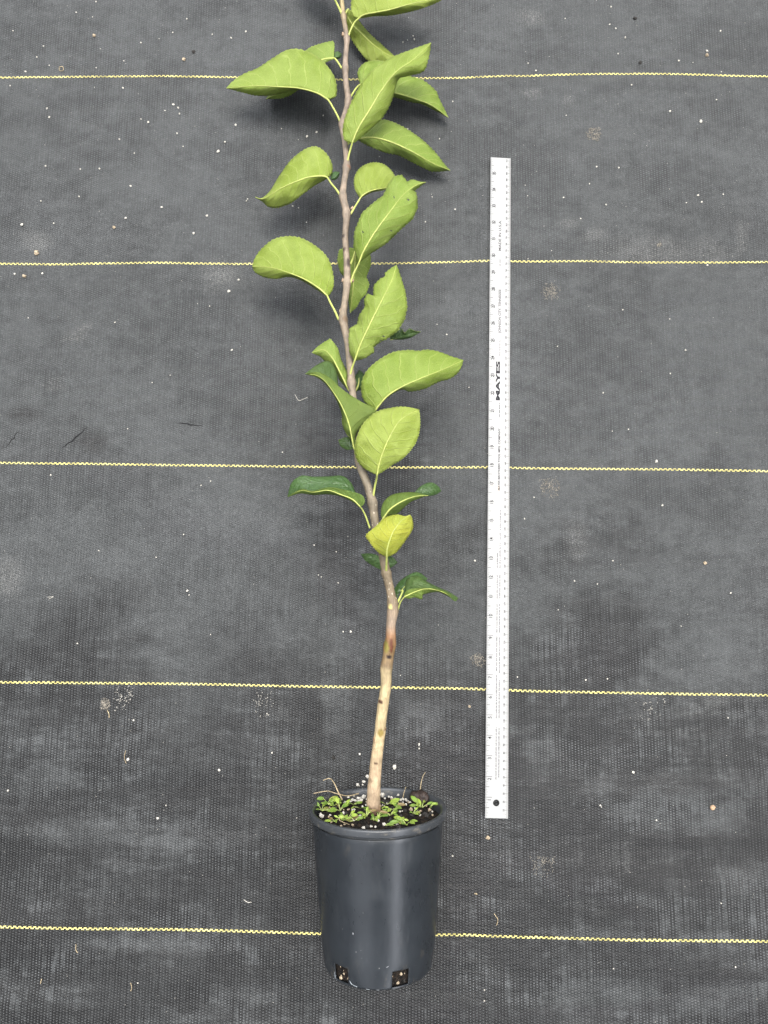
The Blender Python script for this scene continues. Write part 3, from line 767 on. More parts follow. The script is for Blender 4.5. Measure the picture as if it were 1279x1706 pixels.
def leaf(lofts, pet=None, mats=None, label=None, rib=True, ribw=1.0, zpet=None):
    lofts = lofts if isinstance(lofts, list) else [lofts]
    V, F, U, mi = [], [], [], []
    for li, lf in enumerate(lofts):
        n0 = len(F); loft(lf, V, F, U, mi, 0)
        # turn the faces so that the side named by lf['side'] looks up at the camera on the whole
        s = 0
        for f in F[n0:]:
            a, b_, c = V[f[0]], V[f[1]], V[f[2]]
            s += (b_ - a).cross(c - a).z
        want = 1 if lf.get('side', 'U') == 'T' else -1
        if s * want < 0:
            for i in range(n0, len(F)): F[i] = F[i][::-1]
    ctr = P(*lofts[0]['mid'][0], lofts[0]['z'][0] - sag(lofts[0]['mid'][0][1]))
    me = bpy.data.meshes.new('leaf'); me.from_pydata([tuple(v - ctr) for v in V], [], F); me.update()
    uv = me.uv_layers.new(name='UVMap')
    for lp in me.loops: uv.data[lp.index].uv = U[lp.vertex_index]
    mats = mats or (TOP, UNDER)
    for m in mats: me.materials.append(m)
    me.polygons.foreach_set('use_smooth', [True] * len(me.polygons))
    o = bpy.data.objects.new('leaf', me); C.objects.link(o); o.parent = sap; o.location = ctr - sap.location
    so = o.modifiers.new('thickness', 'SOLIDIFY'); so.thickness = .0003; so.offset = 0; so.material_offset = 1; so.material_offset_rim = 1
    if label: o['label'] = label
    # stalk and midrib as one tapering tube
    lf = lofts[0]; pts = []; sg = sag(lf['mid'][0][1])
    if not pet and not rib: return o
    if pet:
        za = zpet if zpet is not None else stem_z(pet[0][1])
        n = len(pet)
        for k, p in enumerate(pet): pts.append(Vector((*p, 1000 * (za + (lf['z'][0] - sg - za) * k / n))))
    npet = len(pts)
    M = resample([Vector((*p, 0)) for p in lf['mid']], 24); z0, z1, z2 = [q - sg for q in lf['z']]
    for i, q in enumerate(M):
        t = i / 23; zm = (1 - t) ** 2 * z0 + 2 * t * (1 - t) * (2 * z1 - .5 * (z0 + z2)) + t * t * z2
        pts.append(Vector((q.x, q.y, 1000 * (zm + (.0004 if lf.get('side', 'U') == 'U' else -.0004)))))
        if not rib and i > 2: break
    rs = resample(pts, 70)
    W = [P(p.x, p.y, p.z / 1000) for p in rs]
    n = len(W); rad = [ribw * .85 * (.00165 - .0003 * smooth(0, .2, i / n) - .00105 * smooth(.12, 1, i / n)) for i in range(n)]
    v, f = tube(W, rad, 8)
    mo = bpy.data.meshes.new('midrib'); mo.from_pydata([tuple(x - ctr) for x in v], [], f); mo.update(); mo.materials.append(RIB)
    mo.polygons.foreach_set('use_smooth', [True] * len(mo.polygons))
    r = bpy.data.objects.new('midrib', mo); C.objects.link(r); r.parent = o
    return o
UU = (TOP, UNDER)
# top right, cut by the frame
leaf(dict(mid=[(597,31),(608,24),(645,17),(690,5),(738,-4)], L=[(597,31),(588,27),(585,12),(588,-8),(605,-25),(635,-32),(670,-30),(705,-20),(738,-4)], R=[(597,31),(620,27),(652,25),(687,18),(715,9),(733,1),(738,-4)], z=(.105,.12,.11), e=(-.012,-.014)), [(579,64),(584,50),(590,38)])
# behind it
leaf(dict(mid=[(575,22),(587,41),(601,55),(621,74),(645,91),(668,101)], L=[(575,20),(584,17),(597,34),(614,55),(635,74),(654,91),(668,101)], R=[(575,22),(576,38),(584,62),(597,82),(614,101),(635,104),(655,103),(668,101)], z=(.085,.075,.06), e=(-.012,-.008)), [(572,28),(580,16),(577,18)])
# a young leaf above the frame on the left
leaf(dict(mid=[(558,0),(545,-22),(520,-45),(490,-55)], L=[(558,0),(540,-6),(515,-20),(498,-40),(490,-55)], R=[(558,0),(560,-25),(540,-55),(515,-65),(490,-55)], z=(.10,.105,.10)), [(571,27),(566,16),(561,6)], ribw=1.3)
# second one on the left, behind the large left leaf
leaf(dict(mid=[(556,97),(536,100),(508,120),(474,148),(443,165)], L=[(556,95),(556,71),(546,70),(525,76),(510,84),(484,113),(456,144),(443,165)], R=[(556,98),(540,106),(520,128),(498,148),(474,162),(443,165)], z=(.090,.080,.065), e=(-.010,-.008)), [(569,114),(563,104),(559,99)])
leaf(dict(mid=[(557,96),(562,94),(569,90)], L=[(557,96),(557,88),(563,86),(569,90)], R=[(557,96),(562,98),(568,95),(569,90)], z=(.086,.086,.084), side='T', e=(-.002,-.002), teeth=.5), None, rib=False)
# large left leaf
leaf(dict(mid=[(547,167),(528,155),(498,147),(463,144.5),(422,143),(376.5,147)], L=[(547,167),(559,160),(560,143),(556,127),(542,107),(522,91),(498,82.5),(477,84),(453,98),(429,113.5),(405,124),(387.5,136),(376.5,147)], R=[(547,168),(530,158),(505,150),(487,150),(467,155),(443,159),(422,158),(398,152),(376.5,147)], z=(.108,.112,.098), e=(-.012,-.016)), [(568,208),(563,195),(555,180)])
# big leaf that crosses the stem
leaf(dict(mid=[(587,237),(597,213),(618,179),(635,151),(659,120),(687,100),(718,72)], L=[(585,239),(573,231),(572.5,206),(583.5,175),(601,141),(625,113.5),(656,94.5),(687,82.5),(718,71)], R=[(590,238),(614.5,217),(635,198),(649,175),(656,155),(663,132),(676.5,127),(704,119),(712.5,100),(718,72)], z=(.124,.142,.130), e=(-.012,-.016)), [(577,276),(581,258),(584,247)])
# right leaf behind it
leaf(dict(mid=[(600,141),(628,148),(659,155),(687,163),(718,175),(747,196)], L=[(600,141),(596,120),(608,105),(632,101),(658,112),(680,126),(704,134),(725,151),(731.5,165),(747,196)], R=[(600,141),(628,154),(659,162),(687,170),(707,175),(747,196)], z=(.090,.088,.066), e=(-.010,-.014)), [(580,169),(588,155),(594,146)])
# long right leaf
leaf(dict(mid=[(594,231),(621,229),(652,237),(687,253),(721,272),(750,284)], L=[(594,230),(604,220),(632,201),(652,203),(680,217),(704,234),(725,254.5),(738.5,272),(750,284)], R=[(594,232),(614,242.5),(642,254),(663,258),(687,270),(711,282),(725,285.5),(750,284)], z=(.096,.092,.066), e=(-.012,-.016)), [(576,243),(583,237),(589,233)])
# left leaf with a curled tip
leaf(dict(mid=[(545,296),(537,293.5),(515.5,295),(494,302),(469,313),(447,327),(436,331.5),(425,328.5)], L=[(546,297),(553,286),(551.5,270.5),(540.5,253.5),(525,244.5),(506,250),(484,267.5),(465.5,292.5),(450,317.5),(436,330),(425,328)], R=[(545,297),(542,299),(525,308),(503,324),(484,338),(462.5,345.5),(447,344),(437.5,336),(425,329)], z=(.116,.116,.096), e=(-.016,-.018)), [(567,327),(561,317),(552,306)])
leaf(dict(mid=[(551,298),(558,295),(566,287)], L=[(551,298),(552,290),(558,286),(566,287)], R=[(551,299),(557,300),(563,295),(566,287)], z=(.106,.106,.105), side='T', e=(-.002,-.002), teeth=.5), None, rib=False)
# small round leaf
leaf(dict(mid=[(600,330),(606,324),(619,317.5),(641,313),(656,312)], L=[(599,330),(591,314),(590.5,296),(600,280),(619,271.5),(637.5,273.5),(651.5,284.5),(658,297),(656,312)], R=[(601,330),(619,320.5),(637.5,317),(656,312)], z=(.112,.110,.088), e=(-.012,-.004)), [(584,357),(592,343),(597,335)])
# big leaf, bitten near the tip
leaf(dict(mid=[(598.5,436),(606,417.5),(625,386),(650,352),(672,324),(694,308),(709.5,303.5)], L=[(598,436),(589,411),(590.5,386),(603,355),(622,338),(637.5,327),(647,308),(656,294),(669,292),(676.5,300),(676.5,304),(686,299),(700,303),(709.5,303.5)], R=[(600,436),(619,421),(644,405),(666,383),(687.5,364.5),(695.5,345.5),(694,327),(692,319),(687,320),(700,310),(709.5,303.5)], z=(.136,.150,.132), e=(-.012,-.016), ragged=True, holes={(47, 13), (78, 5), (86, 11), (87, 11), (30, 3)}), [(583,474),(589,456),(595,444)], label='big leaf with small holes and a bitten notched tip')
# left round leaf
leaf(dict(mid=[(545,493),(531,480),(506,464.5),(478,453.5),(453,446),(420,444)], L=[(546,494),(554.5,480),(554.5,458),(547,433),(531,414.5),(506,399),(481,394),(456,399),(436,414.5),(425,430),(420,444)], R=[(545,494),(506,469),(481,461),(462,464),(440.5,461.5),(425,453),(420,444)], z=(.130,.126,.100), e=(-.014,-.014)), [(564,533),(558,519),(550,504)])
# hanging behind the stem
leaf(dict(mid=[(592,415),(591,440),(588,480),(583,522)], L=[(592,414),(574,412),(565,417),(562,433),(566,452),(574,463),(580,496),(583,522)], R=[(592,414),(612,414),(617,428),(617,443),(609.5,461),(615,474),(609.5,489.5),(600,499),(594,511),(583,522)], z=(.098,.092,.075), e=(-.008,-.008), ragged=True), [(584,440),(588,430),(591,420)])
# chewed leaf
leaf(dict(mid=[(591,600),(600.5,573.5),(617.5,537),(634.5,503),(651.5,469),(660.5,441)], L=[(590,601),(582.5,587.5),(581,565),(582.5,547),(595,540),(598,526),(608,511.5),(606.5,500),(612,489),(622,493),(623,475),(634.5,464),(641.5,461),(641.5,455),(651.5,447),(660.5,441)], R=[(592,601),(609,596),(623,586),(622,578),(629,572),(643,565),(662.5,551),(674,531),(678,511.5),(675,486),(668,464),(660.5,441)], z=(.150,.164,.150), e=(-.012,-.014), ragged=True, holes={(40, 14), (34, 15)}), [(581.5,636),(585,617),(588,608)], label='leaf with ragged edge chewed away along its left side')
# dark curl behind it
leaf(dict(mid=[(650,566),(668,562),(685,557),(700.5,553)], L=[(650,560),(668,547),(674,555),(682,547.5),(691,551.5),(700.5,553)], R=[(650,566),(671,565.5),(685,562),(700.5,553)], z=(.110,.112,.108), side='T', e=(.004,-.006), ragged=True), None, ribw=.45, mats=(TOP, UNDER), label='dark curled leaf scrap')
# pale left leaf
leaf(dict(mid=[(581,650),(564,616),(553,596),(539,583),(519,587.5)], L=[(581,652),(565.5,632.5),(557,613),(541.5,601.5),(533,593),(519,587.5)], R=[(582,650),(580,624),(568,600),(562.5,580.5),(558.5,575),(550,564.5),(539,571),(527.5,579),(519,587.5)], z=(.130,.136,.125), e=(-.010,-.010), ragged=True), [(586,655),(583,652)])
# dark scrap behind stem
leaf(dict(mid=[(590,655),(597,640),(598,616)], L=[(588,655),(588,635),(598,616)], R=[(592,653),(605,645),(606,625),(598,616)], z=(.112,.112,.110), side='T', e=(-.006,-.006)), None, label='small dark leaf in shade behind the stem')
# big right leaf
leaf(dict(mid=[(624.5,685),(631.5,675),(646,659),(668,645),(699,631),(736,616),(772,600)], L=[(623,684),(606,666.5),(602,644),(609,621),(629,601.5),(654,587.5),(679.5,583.5),(696.5,585),(710.5,583),(730,586),(753,594.5),(772,600)], R=[(625,686),(643,664),(668,649),(682,652),(707.5,647),(730,636),(750,630),(764,618.5),(772,600)], z=(.150,.156,.128), e=(-.014,-.016)), [(597,760),(606,730),(616,702)])
# twisted leaf: deep green lower part, dark folded tip
leaf([dict(mid=[(591,751),(588,740),(581,706),(570,678),(557,656),(541.5,635.5),(527.5,625.5),(508,623)], L=[(591,751),(583,728),(573,715),(570.5,697),(566,680),(555,657),(540,637.5),(526,628),(508,623)], R=[(592,751),(592,726),(603.5,709),(627,686),(601,669),(581,656.5),(567,646),(551,631),(530,620),(508,623)], z=(.152,.161,.150), e=(-.014,-.004), teeth=.4),
      dict(mid=[(572,681),(556,655),(541.5,635.5),(527.5,625.5),(508,623)], L=[(572,681),(555,656),(540.5,636.5),(527,627),(508,623)], R=[(574,680),(564,647),(561,624),(553,606),(541.5,602),(525,610),(508,623)], z=(.150,.152,.146), e=(-.001,-.010), side='T', teeth=.4)], [(600,778),(595,765)], mats=(MIDTOP, MIDG), ribw=.8, label='twisted dark green leaf folded along its midrib')
# pale piece under the twisted leaf is its own small leaf
leaf(dict(mid=[(590,735),(582,712),(576,692)], L=[(588,735),(578,724),(571,708),(570,696),(576,690)], R=[(592,733),(592,715),(586,698),(576,690)], z=(.125,.126,.125), e=(-.006,-.006), teeth=.6), None, rib=False)
# oval leaf over the stem
leaf(dict(mid=[(628,790.5),(632,771),(641.5,744),(655,716.5),(670,697),(698,682)], L=[(627,791),(606,779.5),(593.5,763),(591,744),(599,716.5),(614,696),(630.5,685),(652.5,679.5),(674,678),(698,682)], R=[(629,791),(652.5,775),(671.5,763),(688,744),(696,727.5),(699.5,705.5),(698,682)], z=(.162,.178,.168), e=(-.010,-.012)), [(620,836),(624,812),(627,798)], mats=(TOP, UNDER))
# dark scrap on the left
leaf(dict(mid=[(591,747),(578,738),(563.5,733)], L=[(591,747),(579,749),(568,743),(563.5,733)], R=[(591,745),(590,731),(576,729),(563.5,733)], z=(.118,.118,.112), side='T', e=(-.004,-.006)), None, ribw=.5)
# left leaf showing its dark upper face above a pale turned-up edge
leaf([dict(mid=[(600.5,845),(587,832),(567.5,824),(546,817),(521,820),(502,817),(479,827)], L=[(600.5,845),(607,838),(606,829),(598,822.5),(570,815),(546,812),(521,818),(502,815),(479,827)], R=[(600,846),(587,836),(567.5,827),(546,823.5),(521,824.5),(500,822),(479,828)], z=(.150,.152,.140), e=(.002,-.010), teeth=0),
      dict(mid=[(597,826),(570,806),(546,803),(521,806),(502,805),(479,827)], L=[(596,824),(592,820),(584,804),(570,793.5),(546,794),(521,794.5),(502,793),(486,804),(479,825)], R=[(598,827),(586,821),(570,817),(546,814),(521,820),(502,817),(479,828)], z=(.138,.142,.136), e=(-.006,.004), side='T', teeth=.5)], [(616,880),(609,860),(604,850)], mats=(TOP, MIDG), ribw=.75, label='leaf curled over, its dark glossy upper face showing')
# right leaf with a dark curled tip
leaf([dict(mid=[(638,864),(650,848),(670,835),(692,827),(713,825.5)], L=[(636,863),(634.5,858),(637.5,839.5),(650,826),(669,821),(691,820.5),(713,825)], R=[(639,866),(661,856),(682.5,837),(702,829),(713,826)], z=(.146,.152,.146), e=(-.008,-.010), teeth=.4),
      dict(mid=[(690,822),(706,819),(722,815),(735,818)], L=[(690,821),(702,809.5),(717,804),(729,809.5),(735,818)], R=[(690,823),(708,826),(724,824.5),(735,818)], z=(.142,.144,.136), e=(-.004,-.004), side='T', teeth=.4)], [(628,880),(634,872)], mats=(TOP, MIDG), label='pale leaf with dark curled tip')
# yellowing leaf
leaf(dict(mid=[(644,927),(645,913.5),(650,897),(656,884),(668,868),(683,857.5)], L=[(643,928),(628,918),(615.5,902.5),(610,891.5),(625,878),(641.5,863),(660.5,857.5),(674,860),(683,857.5)], R=[(646,928),(660.5,919),(677,897),(687,880.5),(686,864),(683,857.5)], z=(.158,.172,.162), e=(-.008,-.010)), [(643,956),(643.5,942)], mats=(TOP, YELLOWLEAF), label='small leaf turning yellow')
# dark leaf behind the stem
leaf(dict(mid=[(662,937),(638,937),(618,929),(600.5,923)], L=[(662,937),(652,928),(638,930),(620,923),(600.5,923)], R=[(662,937),(650,945.5),(636,949),(612,936),(600.5,923)], z=(.108,.110,.108), side='T', e=(-.004,-.006)), None, rib=False, label='dark leaf in shade behind the stem')
# lowest pair on the right
leaf(dict(mid=[(666,985),(684,970),(712,964)], L=[(660,1000),(656,985),(666,969),(682.5,957.5),(697,954),(712,964)], R=[(668,996),(680,985),(700,975),(712,964)], z=(.118,.120,.110), side='T', e=(-.008,-.006)), [(660,1008),(666,996),(671,984)], label='dark leaf behind the lowest leaf')
leaf([dict(mid=[(674,994),(690,986.5),(708,981),(727,983),(744,990),(757,1001)], L=[(673,990),(680,983),(697,980),(713,980),(727,981),(746,988),(757,1001)], R=[(674,996),(682,997),(690.5,995),(702.5,998),(705.5,990),(728,986),(744,992),(757,1001)], z=(.140,.142,.126), e=(.001,-.008), teeth=.6),
      dict(mid=[(676,983),(694,972),(712,974),(730,981),(748,989),(763,997)], L=[(674,982),(677,967),(686.5,960.5),(698.5,960.5),(713,970),(729,978),(747.5,986),(763,996)], R=[(676,984),(694,981.5),(713,981),(727,982),(744,990),(757,1001),(763,998)], z=(.132,.136,.122), e=(-.008,.004), side='T', teeth=.5)], [(663,1016),(667,1003)], mats=(MIDTOP, MIDG), ribw=.6, label='lowest leaf, green upper face curling over')

# ------------------------------------------------------------------ seedlings, twigs and crumbs in the pot
def weed(px, py, n, size, lean, label, seed):
    rnd = random.Random(seed); base = soil_pt(px, py)
    e = empty('weed_seedling', base); tag(e, label, 'weed', 'weed seedlings in the pot')
    bpy.context.view_layer.update()
    up = ax
    for k in range(n):
        a = rnd.uniform(0, 6.283); d = (px_ * math.cos(a) + pz_ * math.sin(a))
        h = size * rnd.uniform(.15, .75); out = size * rnd.uniform(.4, 1.0)
        tip = base + up * h + d * out + lean
        v, f = tube([base, base.lerp(tip, .5) + up * h * .15, tip], [.0005, .0005, .0004], 5)
        from_data('stalk', v, f, WEEDP, e)
        L = size * rnd.uniform(.7, 1.2); w = L * rnd.uniform(.15, .27)
        nrm = (up * .5 + pz_ * rnd.uniform(.2, .9) + px_ * rnd.uniform(-.4, .4)).normalized()
        t = (d + up * rnd.uniform(-.2, .6) + lean.normalized() * .2).normalized(); s = t.cross(nrm).normalized(); nn = s.cross(t)
        vs, fs = [], []
        for i in range(9):
            q = i / 8; ww = w * math.sin(math.pi * min(1, .08 + q * .92)) ** .8
            for c in (-1, -.5, 0, .5, 1):
                vs.append(tip + t * (L * (q - .1)) + s * (ww * c) + nn * (L * (.12 * abs(c) - .35 * (q - .4) ** 2)))
        for i in range(8):
            for c in range(4): fs.append((i * 5 + c, i * 5 + c + 1, i * 5 + 6 + c, i * 5 + 5 + c))
        o = from_data('leaf', vs, fs, WEED, e)
        so = o.modifiers.new('thickness', 'SOLIDIFY'); so.thickness = .0003
Z3 = Vector((0, 0, .0015))
for i, (x, y, n, s, lb) in enumerate([
    (545, 1342, 6, .011, 'leafy weed seedling at the far left inside the pot rim'),
    (566, 1352, 6, .012, 'tall weed seedling left of the trunk, its leaves near the left rim'),
    (558, 1368, 4, .010, 'weed seedling with long pale stalks at the front left rim'),
    (580, 1366, 4, .009, 'small weed seedling between the front rim and the left cluster'),
    (600, 1350, 2, .008, 'tiny two leaved seedling close to the left of the trunk'),
    (610, 1368, 7, .009, 'bushy low seedling just in front of the trunk foot'),
    (629, 1366, 5, .008, 'drooping seedling at the right front of the trunk foot'),
    (642, 1342, 2, .012, 'single broad leaved seedling touching the right of the trunk'),
    (657, 1354, 5, .010, 'weed seedling with narrow leaves right of the trunk'),
    (677, 1374, 6, .010, 'star shaped weed seedling at the front right rim'),
    (703, 1346, 6, .010, 'weed seedling in front of the dead brown leaf'),
    (716, 1346, 3, .007, 'smallest seedling by the right rim'),
    (641, 1377, 2, .006, 'sprout against the front rim below the trunk'),
    (536, 1350, 5, .008, 'leafy tuft hard against the left rim of the pot'),
    (553, 1346, 6, .008, 'dense low tuft right of the leftmost seedlings'),
    (570, 1368, 6, .007, 'low tuft by the front left rim under the pale stalks'),
    (590, 1372, 5, .007, 'low tuft between two seedlings at the front rim'),
    (622, 1372, 5, .006, 'tiny tuft at the front rim straight below the trunk'),
    (650, 1364, 6, .007, 'low tuft to the right of the trunk foot near the front'),
    (664, 1372, 5, .007, 'low tuft at the front rim left of the star shaped seedling'),
    (688, 1362, 5, .007, 'scattered little seedling on the right half of the soil'),
    (668, 1346, 4, .007, 'seedling beside the tan chip on the right'),
    (588, 1344, 4, .007, 'little seedling just below the heap of white grains')]):
    weed(x, y, n, s, Z3, lb, 40 + i)

def twig(pts, r, label, name='dry_twig', cat='twig'):
    c = pts[0]; v, f = tube(resample(pts, 30), [r * (1 - .6 * i / 29) for i in range(30)], 6)
    return tag(from_data(name, v, f, STRAW, loc=c), label, cat)
S = soil_pt
twig([S(602, 1322, .001), S(580, 1326, .006), S(560, 1322, .012), S(545, 1318, .012), S(522, 1322, .010)], .0009, 'pale dried root curving over the left edge of the pot')
twig([S(572, 1336), S(563, 1319, .012), S(556, 1304, .022), S(549, 1297, .028), S(538, 1300, .027)], .0010, 'hooked dry stem bending left above the pot rim')
twig([S(700, 1318, .004), S(701, 1306, .014), S(704, 1294, .024), S(708, 1287, .030)], .0008, 'thin upright straw by the dead leaf')
twig([S(671, 1328), S(673, 1320, .007), S(676, 1311, .014)], .0008, 'short straw stub right of the trunk')
twig([S(572, 1360, .002), S(565, 1366, .004), S(582, 1374, .003)], .0006, 'fine pale stalk lying across the front soil')
# dead leaf
vs, fs = [], []
c0 = S(698, 1333, .004)
for i in range(13):
    for j in range(9):
        u, v = i / 12 * 2 - 1, j / 8 * 2 - 1; w = math.sqrt(max(0, 1 - u * u))
        p = c0 + px_ * (.0115 * u) + ax * (.0075 * v * w + .003 * noise.noise((u * 2, v * 2, 1)) + .003) + pz_ * (.005 * w * (1 - v * v) + .006 * noise.noise((u * 2.5, v * 2.5, 8)) - .004 * v)
        vs.append(p)
for i in range(12):
    for j in range(8): fs.append((i * 9 + j, i * 9 + j + 1, i * 9 + 10 + j, i * 9 + 9 + j))
o = tag(from_data('dead_leaf', vs, fs, DEADL, loc=c0), 'crumpled dark brown dead leaf on the soil by the right rim', 'dead leaf')
so = o.modifiers.new('thickness', 'SOLIDIFY'); so.thickness = .0004

def blob(r, seed, flatz=.75, sub=2):
    bm = bmesh.new(); bmesh.ops.create_icosphere(bm, subdivisions=sub, radius=r)
    sx, sy = random.Random(seed).uniform(.7, 1.15), random.Random(seed + 1).uniform(.75, 1.2)
    for v in bm.verts:
        n = v.co.normalized(); k = 1 + .55 * noise.noise(n * 1.5 + Vector((seed * 3.1, 0, 0))) + .30 * noise.noise(n * 3.5 + Vector((seed, 2, 0)))
        v.co = Vector((v.co.x * sx, v.co.y * sy, v.co.z * flatz)) * k
    me = bpy.data.meshes.new('crumb'); bm.to_mesh(me); bm.free()
    me.polygons.foreach_set('use_smooth', [False] * len(me.polygons)); return me
BL = {m.name: [] for m in (PERL, TANP, DARKP)}
for m in (PERL, TANP, DARKP):
    for s in range(6):
        me = blob(1.0, s + len(m.name)); me.materials.append(m); BL[m.name].append(me)
def crumb(name, p, r, m, label, cat, group):
    o = bpy.data.objects.new(name, random.choice(BL[m.name])); C.objects.link(o)
    o.location = p; o.scale = (r * random.uniform(.8, 1.2), r * random.uniform(.8, 1.2), r * random.uniform(.7, 1.0)); o.rotation_euler = (random.uniform(-.4, .4), random.uniform(-.4, .4), random.uniform(0, 6.28))
    return tag(o, label, cat, group)
PS = [(606,1319,3.5),(605,1328,4),(580,1328,2.6),(582,1333,2.2),(587,1331,3),(584,1338,2.4),(591,1334,2.6),(602,1335,3.6),(598,1338,2.4),(593,1338,2),(637,1323,5),(653.5,1322,3),(652.5,1331,3),(648,1328,2.2),(663,1325,2.2),(658,1330,2),(667,1333,2.5),(671,1330,2.4),(676,1329,3),(671,1336,2.4),(606,1377,4.2),(640,1375,3.4),(618,1376,2.4),(535,1358,4.5),(575,1341,3),(572,1358,3),(645,1340,2),(610,1345,2),(658,1341,1.6),(596,1329,2.4),(612,1354,2),(600,1362,2),(587,1352,1.8),(625,1378,2),(690,1360,1.8),(700,1362,1.8),(720,1352,1.6),(662,1366,1.8),(683,1338,2),(676,1343,1.7),(555,1350,2),(550,1358,1.8),(577,1336,2),(589,1326,2),(611,1330,2),(641,1332,2),(655,1337,1.8),(680,1332,1.9),(630,1373,1.8)]
for x, y, r in PS:
    crumb('perlite_grain', S(x, y, .0008), r / 1430, PERL, 'white perlite grain on the dark soil in the pot', 'perlite', 'perlite grains on the soil')
for x, y, r in ((685,1349,4),(715.5,1349,3.2),(647,1321,3),(690,1326,2.4),(568,1346,2.4)):
    crumb('bark_chip', S(x, y, .0008), r / 1430, TANP, 'tan bark chip on the soil in the pot', 'bark chip', 'tan chips on the soil')
rnd = random.Random(5)
for k in range(90):
    a, q = rnd.uniform(0, 6.283), math.sqrt(rnd.random()) * .066
    p = rim_p - ax * (SD - .001) + px_ * (q * math.cos(a)) + pz_ * (q * math.sin(a))
    l = (q * math.cos(a), q * math.sin(a)); h = .0040 * noise.noise((l[0] * 45, l[1] * 45, 2)) + .006 * math.exp(-((l[0] / .03) ** 2 + (l[1] / .03) ** 2))
    m = rnd.choice((DARKP, DARKP, TANP, PERL))
    nm, lb, ct, gr = {'perlite': ('perlite_grain', 'white perlite grain on the dark soil in the pot', 'perlite', 'perlite grains on the soil'), 'tan_grit': ('bark_chip', 'tan bark chip on the soil in the pot', 'bark chip', 'tan chips on the soil'), 'dark_bark_chip': ('soil_clod', 'dark soil clod on the soil in the pot', 'soil clod', 'dark clods on the soil')}[m.name]
    crumb(nm, p + ax * h, rnd.uniform(.0007, .0016) if m is not DARKP else rnd.uniform(.0015, .0032), m, lb, ct, gr)
# crumbs showing through the two slots
rnd = random.Random(9)
for h in hole_c[:2]:
    for k in range(13):
        a = h + R(rnd.uniform(-8.5, 8.5)); z = rnd.uniform(.0045, .0205); m = rnd.choice((TANP, TANP, DARKP, TANP))
        p = base_p + PM @ Vector(((RB - rnd.uniform(.0040, .0056)) * math.cos(a), (RB - rnd.uniform(.0040, .0056)) * math.sin(a), z))
        crumb('bark_chip' if m is TANP else 'soil_clod', p, rnd.choice((.0008, .0012, .0015, .0022)), m, 'tan bark crumb showing in a drain slot of the pot' if m is TANP else 'dark crumb showing in a drain slot of the pot', 'bark chip' if m is TANP else 'soil clod', 'tan crumbs in the drain slots' if m is TANP else 'dark crumbs in the drain slots')

# ------------------------------------------------------------------ crumbs scattered on the fabric
def on_ground(px, py, lift=0.0):
    p = P(px, py, 0); p.z = ground_z(p.x, p.y) + lift; return p
GP = '77,179,1.7 81,194,2.3 204,145,1.8 288,173,2.2 296,178,1.8 298,188,1.7 274,183,1.5 246,202,2 234,197,1.5 294,221,2 198,231,1.8 392,207,1.8 374,235,1.8 363,251,2.6 304,242,1.4 223,254,1.6 75,276,1.7 133,281,1.6 165,280,1.8 217,309,1.7 131,327,1.6 68,335,1.7 269,345,2 344,359,2 209,363,2 322,388,2 37,375,3 89,372,1.6 24,456,2 70,455,1.5 381,485,2.6 397,466,2 349,510,1.6 71,75,1.5 60,93,1.6 41,117,1.8 159,111,1.4 234,70,1.5 353,56,1.6 385,62,1.6 311,31,1.6 126,19,1.3 20,49,1.4 159,1,1.5 191,537,1.7 386,583,2.2 46,529,1.4 283,625,1.4 253,637,1.4 83,791,1.9 350,801,1.7 334,808,1.5 163,917,1.6 311,984,2.2 314,991,1.5 305,890,1.5 212,714,1.5 259,928,1.4 213,1265,2.6 365,1283,2.4 261,1364,2.6 128,1072,1.7 10,1318,2.2 222,1200,2.2 350,1057,1.5 453,1254,1.6 1018,10,2 1042,61,2 1131,100,2 1201,50,1.6 1168,201,2.6 1116,185,1.8 1163,325,2 1169,336,1.8 994,277,1.6 1031,279,1.6 1052,141,1.7 1179,441,1.8 1194,165,1.6 1026,46,1.5 1030,88,1.4 880,104,1.3 893,116,1.6 939,328,1.4 1142,583,2 1117,622,1.8 1005,654,1.8 1038,515,1.4 1116,531,1.3 1103,842,2 1217,988,1.6 957,968,1.6 1021,934,1.6 995,973,1.5 890,828,1.5 929,576,1.4 1020,718,1.3 1047,715,1.3 874,864,1.6 1055,1287,2.6 930,1016,1.4 862,1128,1.6 1000,1342,1.7 1094,1367,1.5 976,1133,1.6 1012,1131,1.5 754,1426,1.7 1225,1611,1.9 807,1650,1.6 807,1668,1.6 1022,1614,1.4 657,1277,4.4 698,1240,2.6 698,1247,2 596,1307,3.2 606,1302,3.2 604,1307,2 612,1293,3 599,1256,2.6 511,226,2.2 527,219,2 538,191,1.4 392,206,1.4 409,51,1.8 384,61,1.5 690,64,1.8 671,69,1.7 688,58,1.3 754,168,1.5 732,230,1.4 679,214,1.6 487,342,1.9 497,345,1.3 410,333,1.5 412,330,1.2 758,348,1.7 720,327,1.2 744,557,1.8 728,540,1.3 781,645,1.4 791,934,2 523,908,1.6 560,919,1.6 535,961,1.3 530,958,1.2 563,971,1.5 584,1052,2 470,753,1.5'
for k, s in enumerate(GP.split()):
    x, y, r = map(float, s.split(','))
    p = on_ground(x, y, r / 1300 * .5)
    crumb('perlite_grain', p, r / (1300 if y < 500 else 1550), PERL, 'small white perlite crumb scattered on the black fabric', 'perlite', 'perlite crumbs on the fabric')
rnd = random.Random(21); n = 0
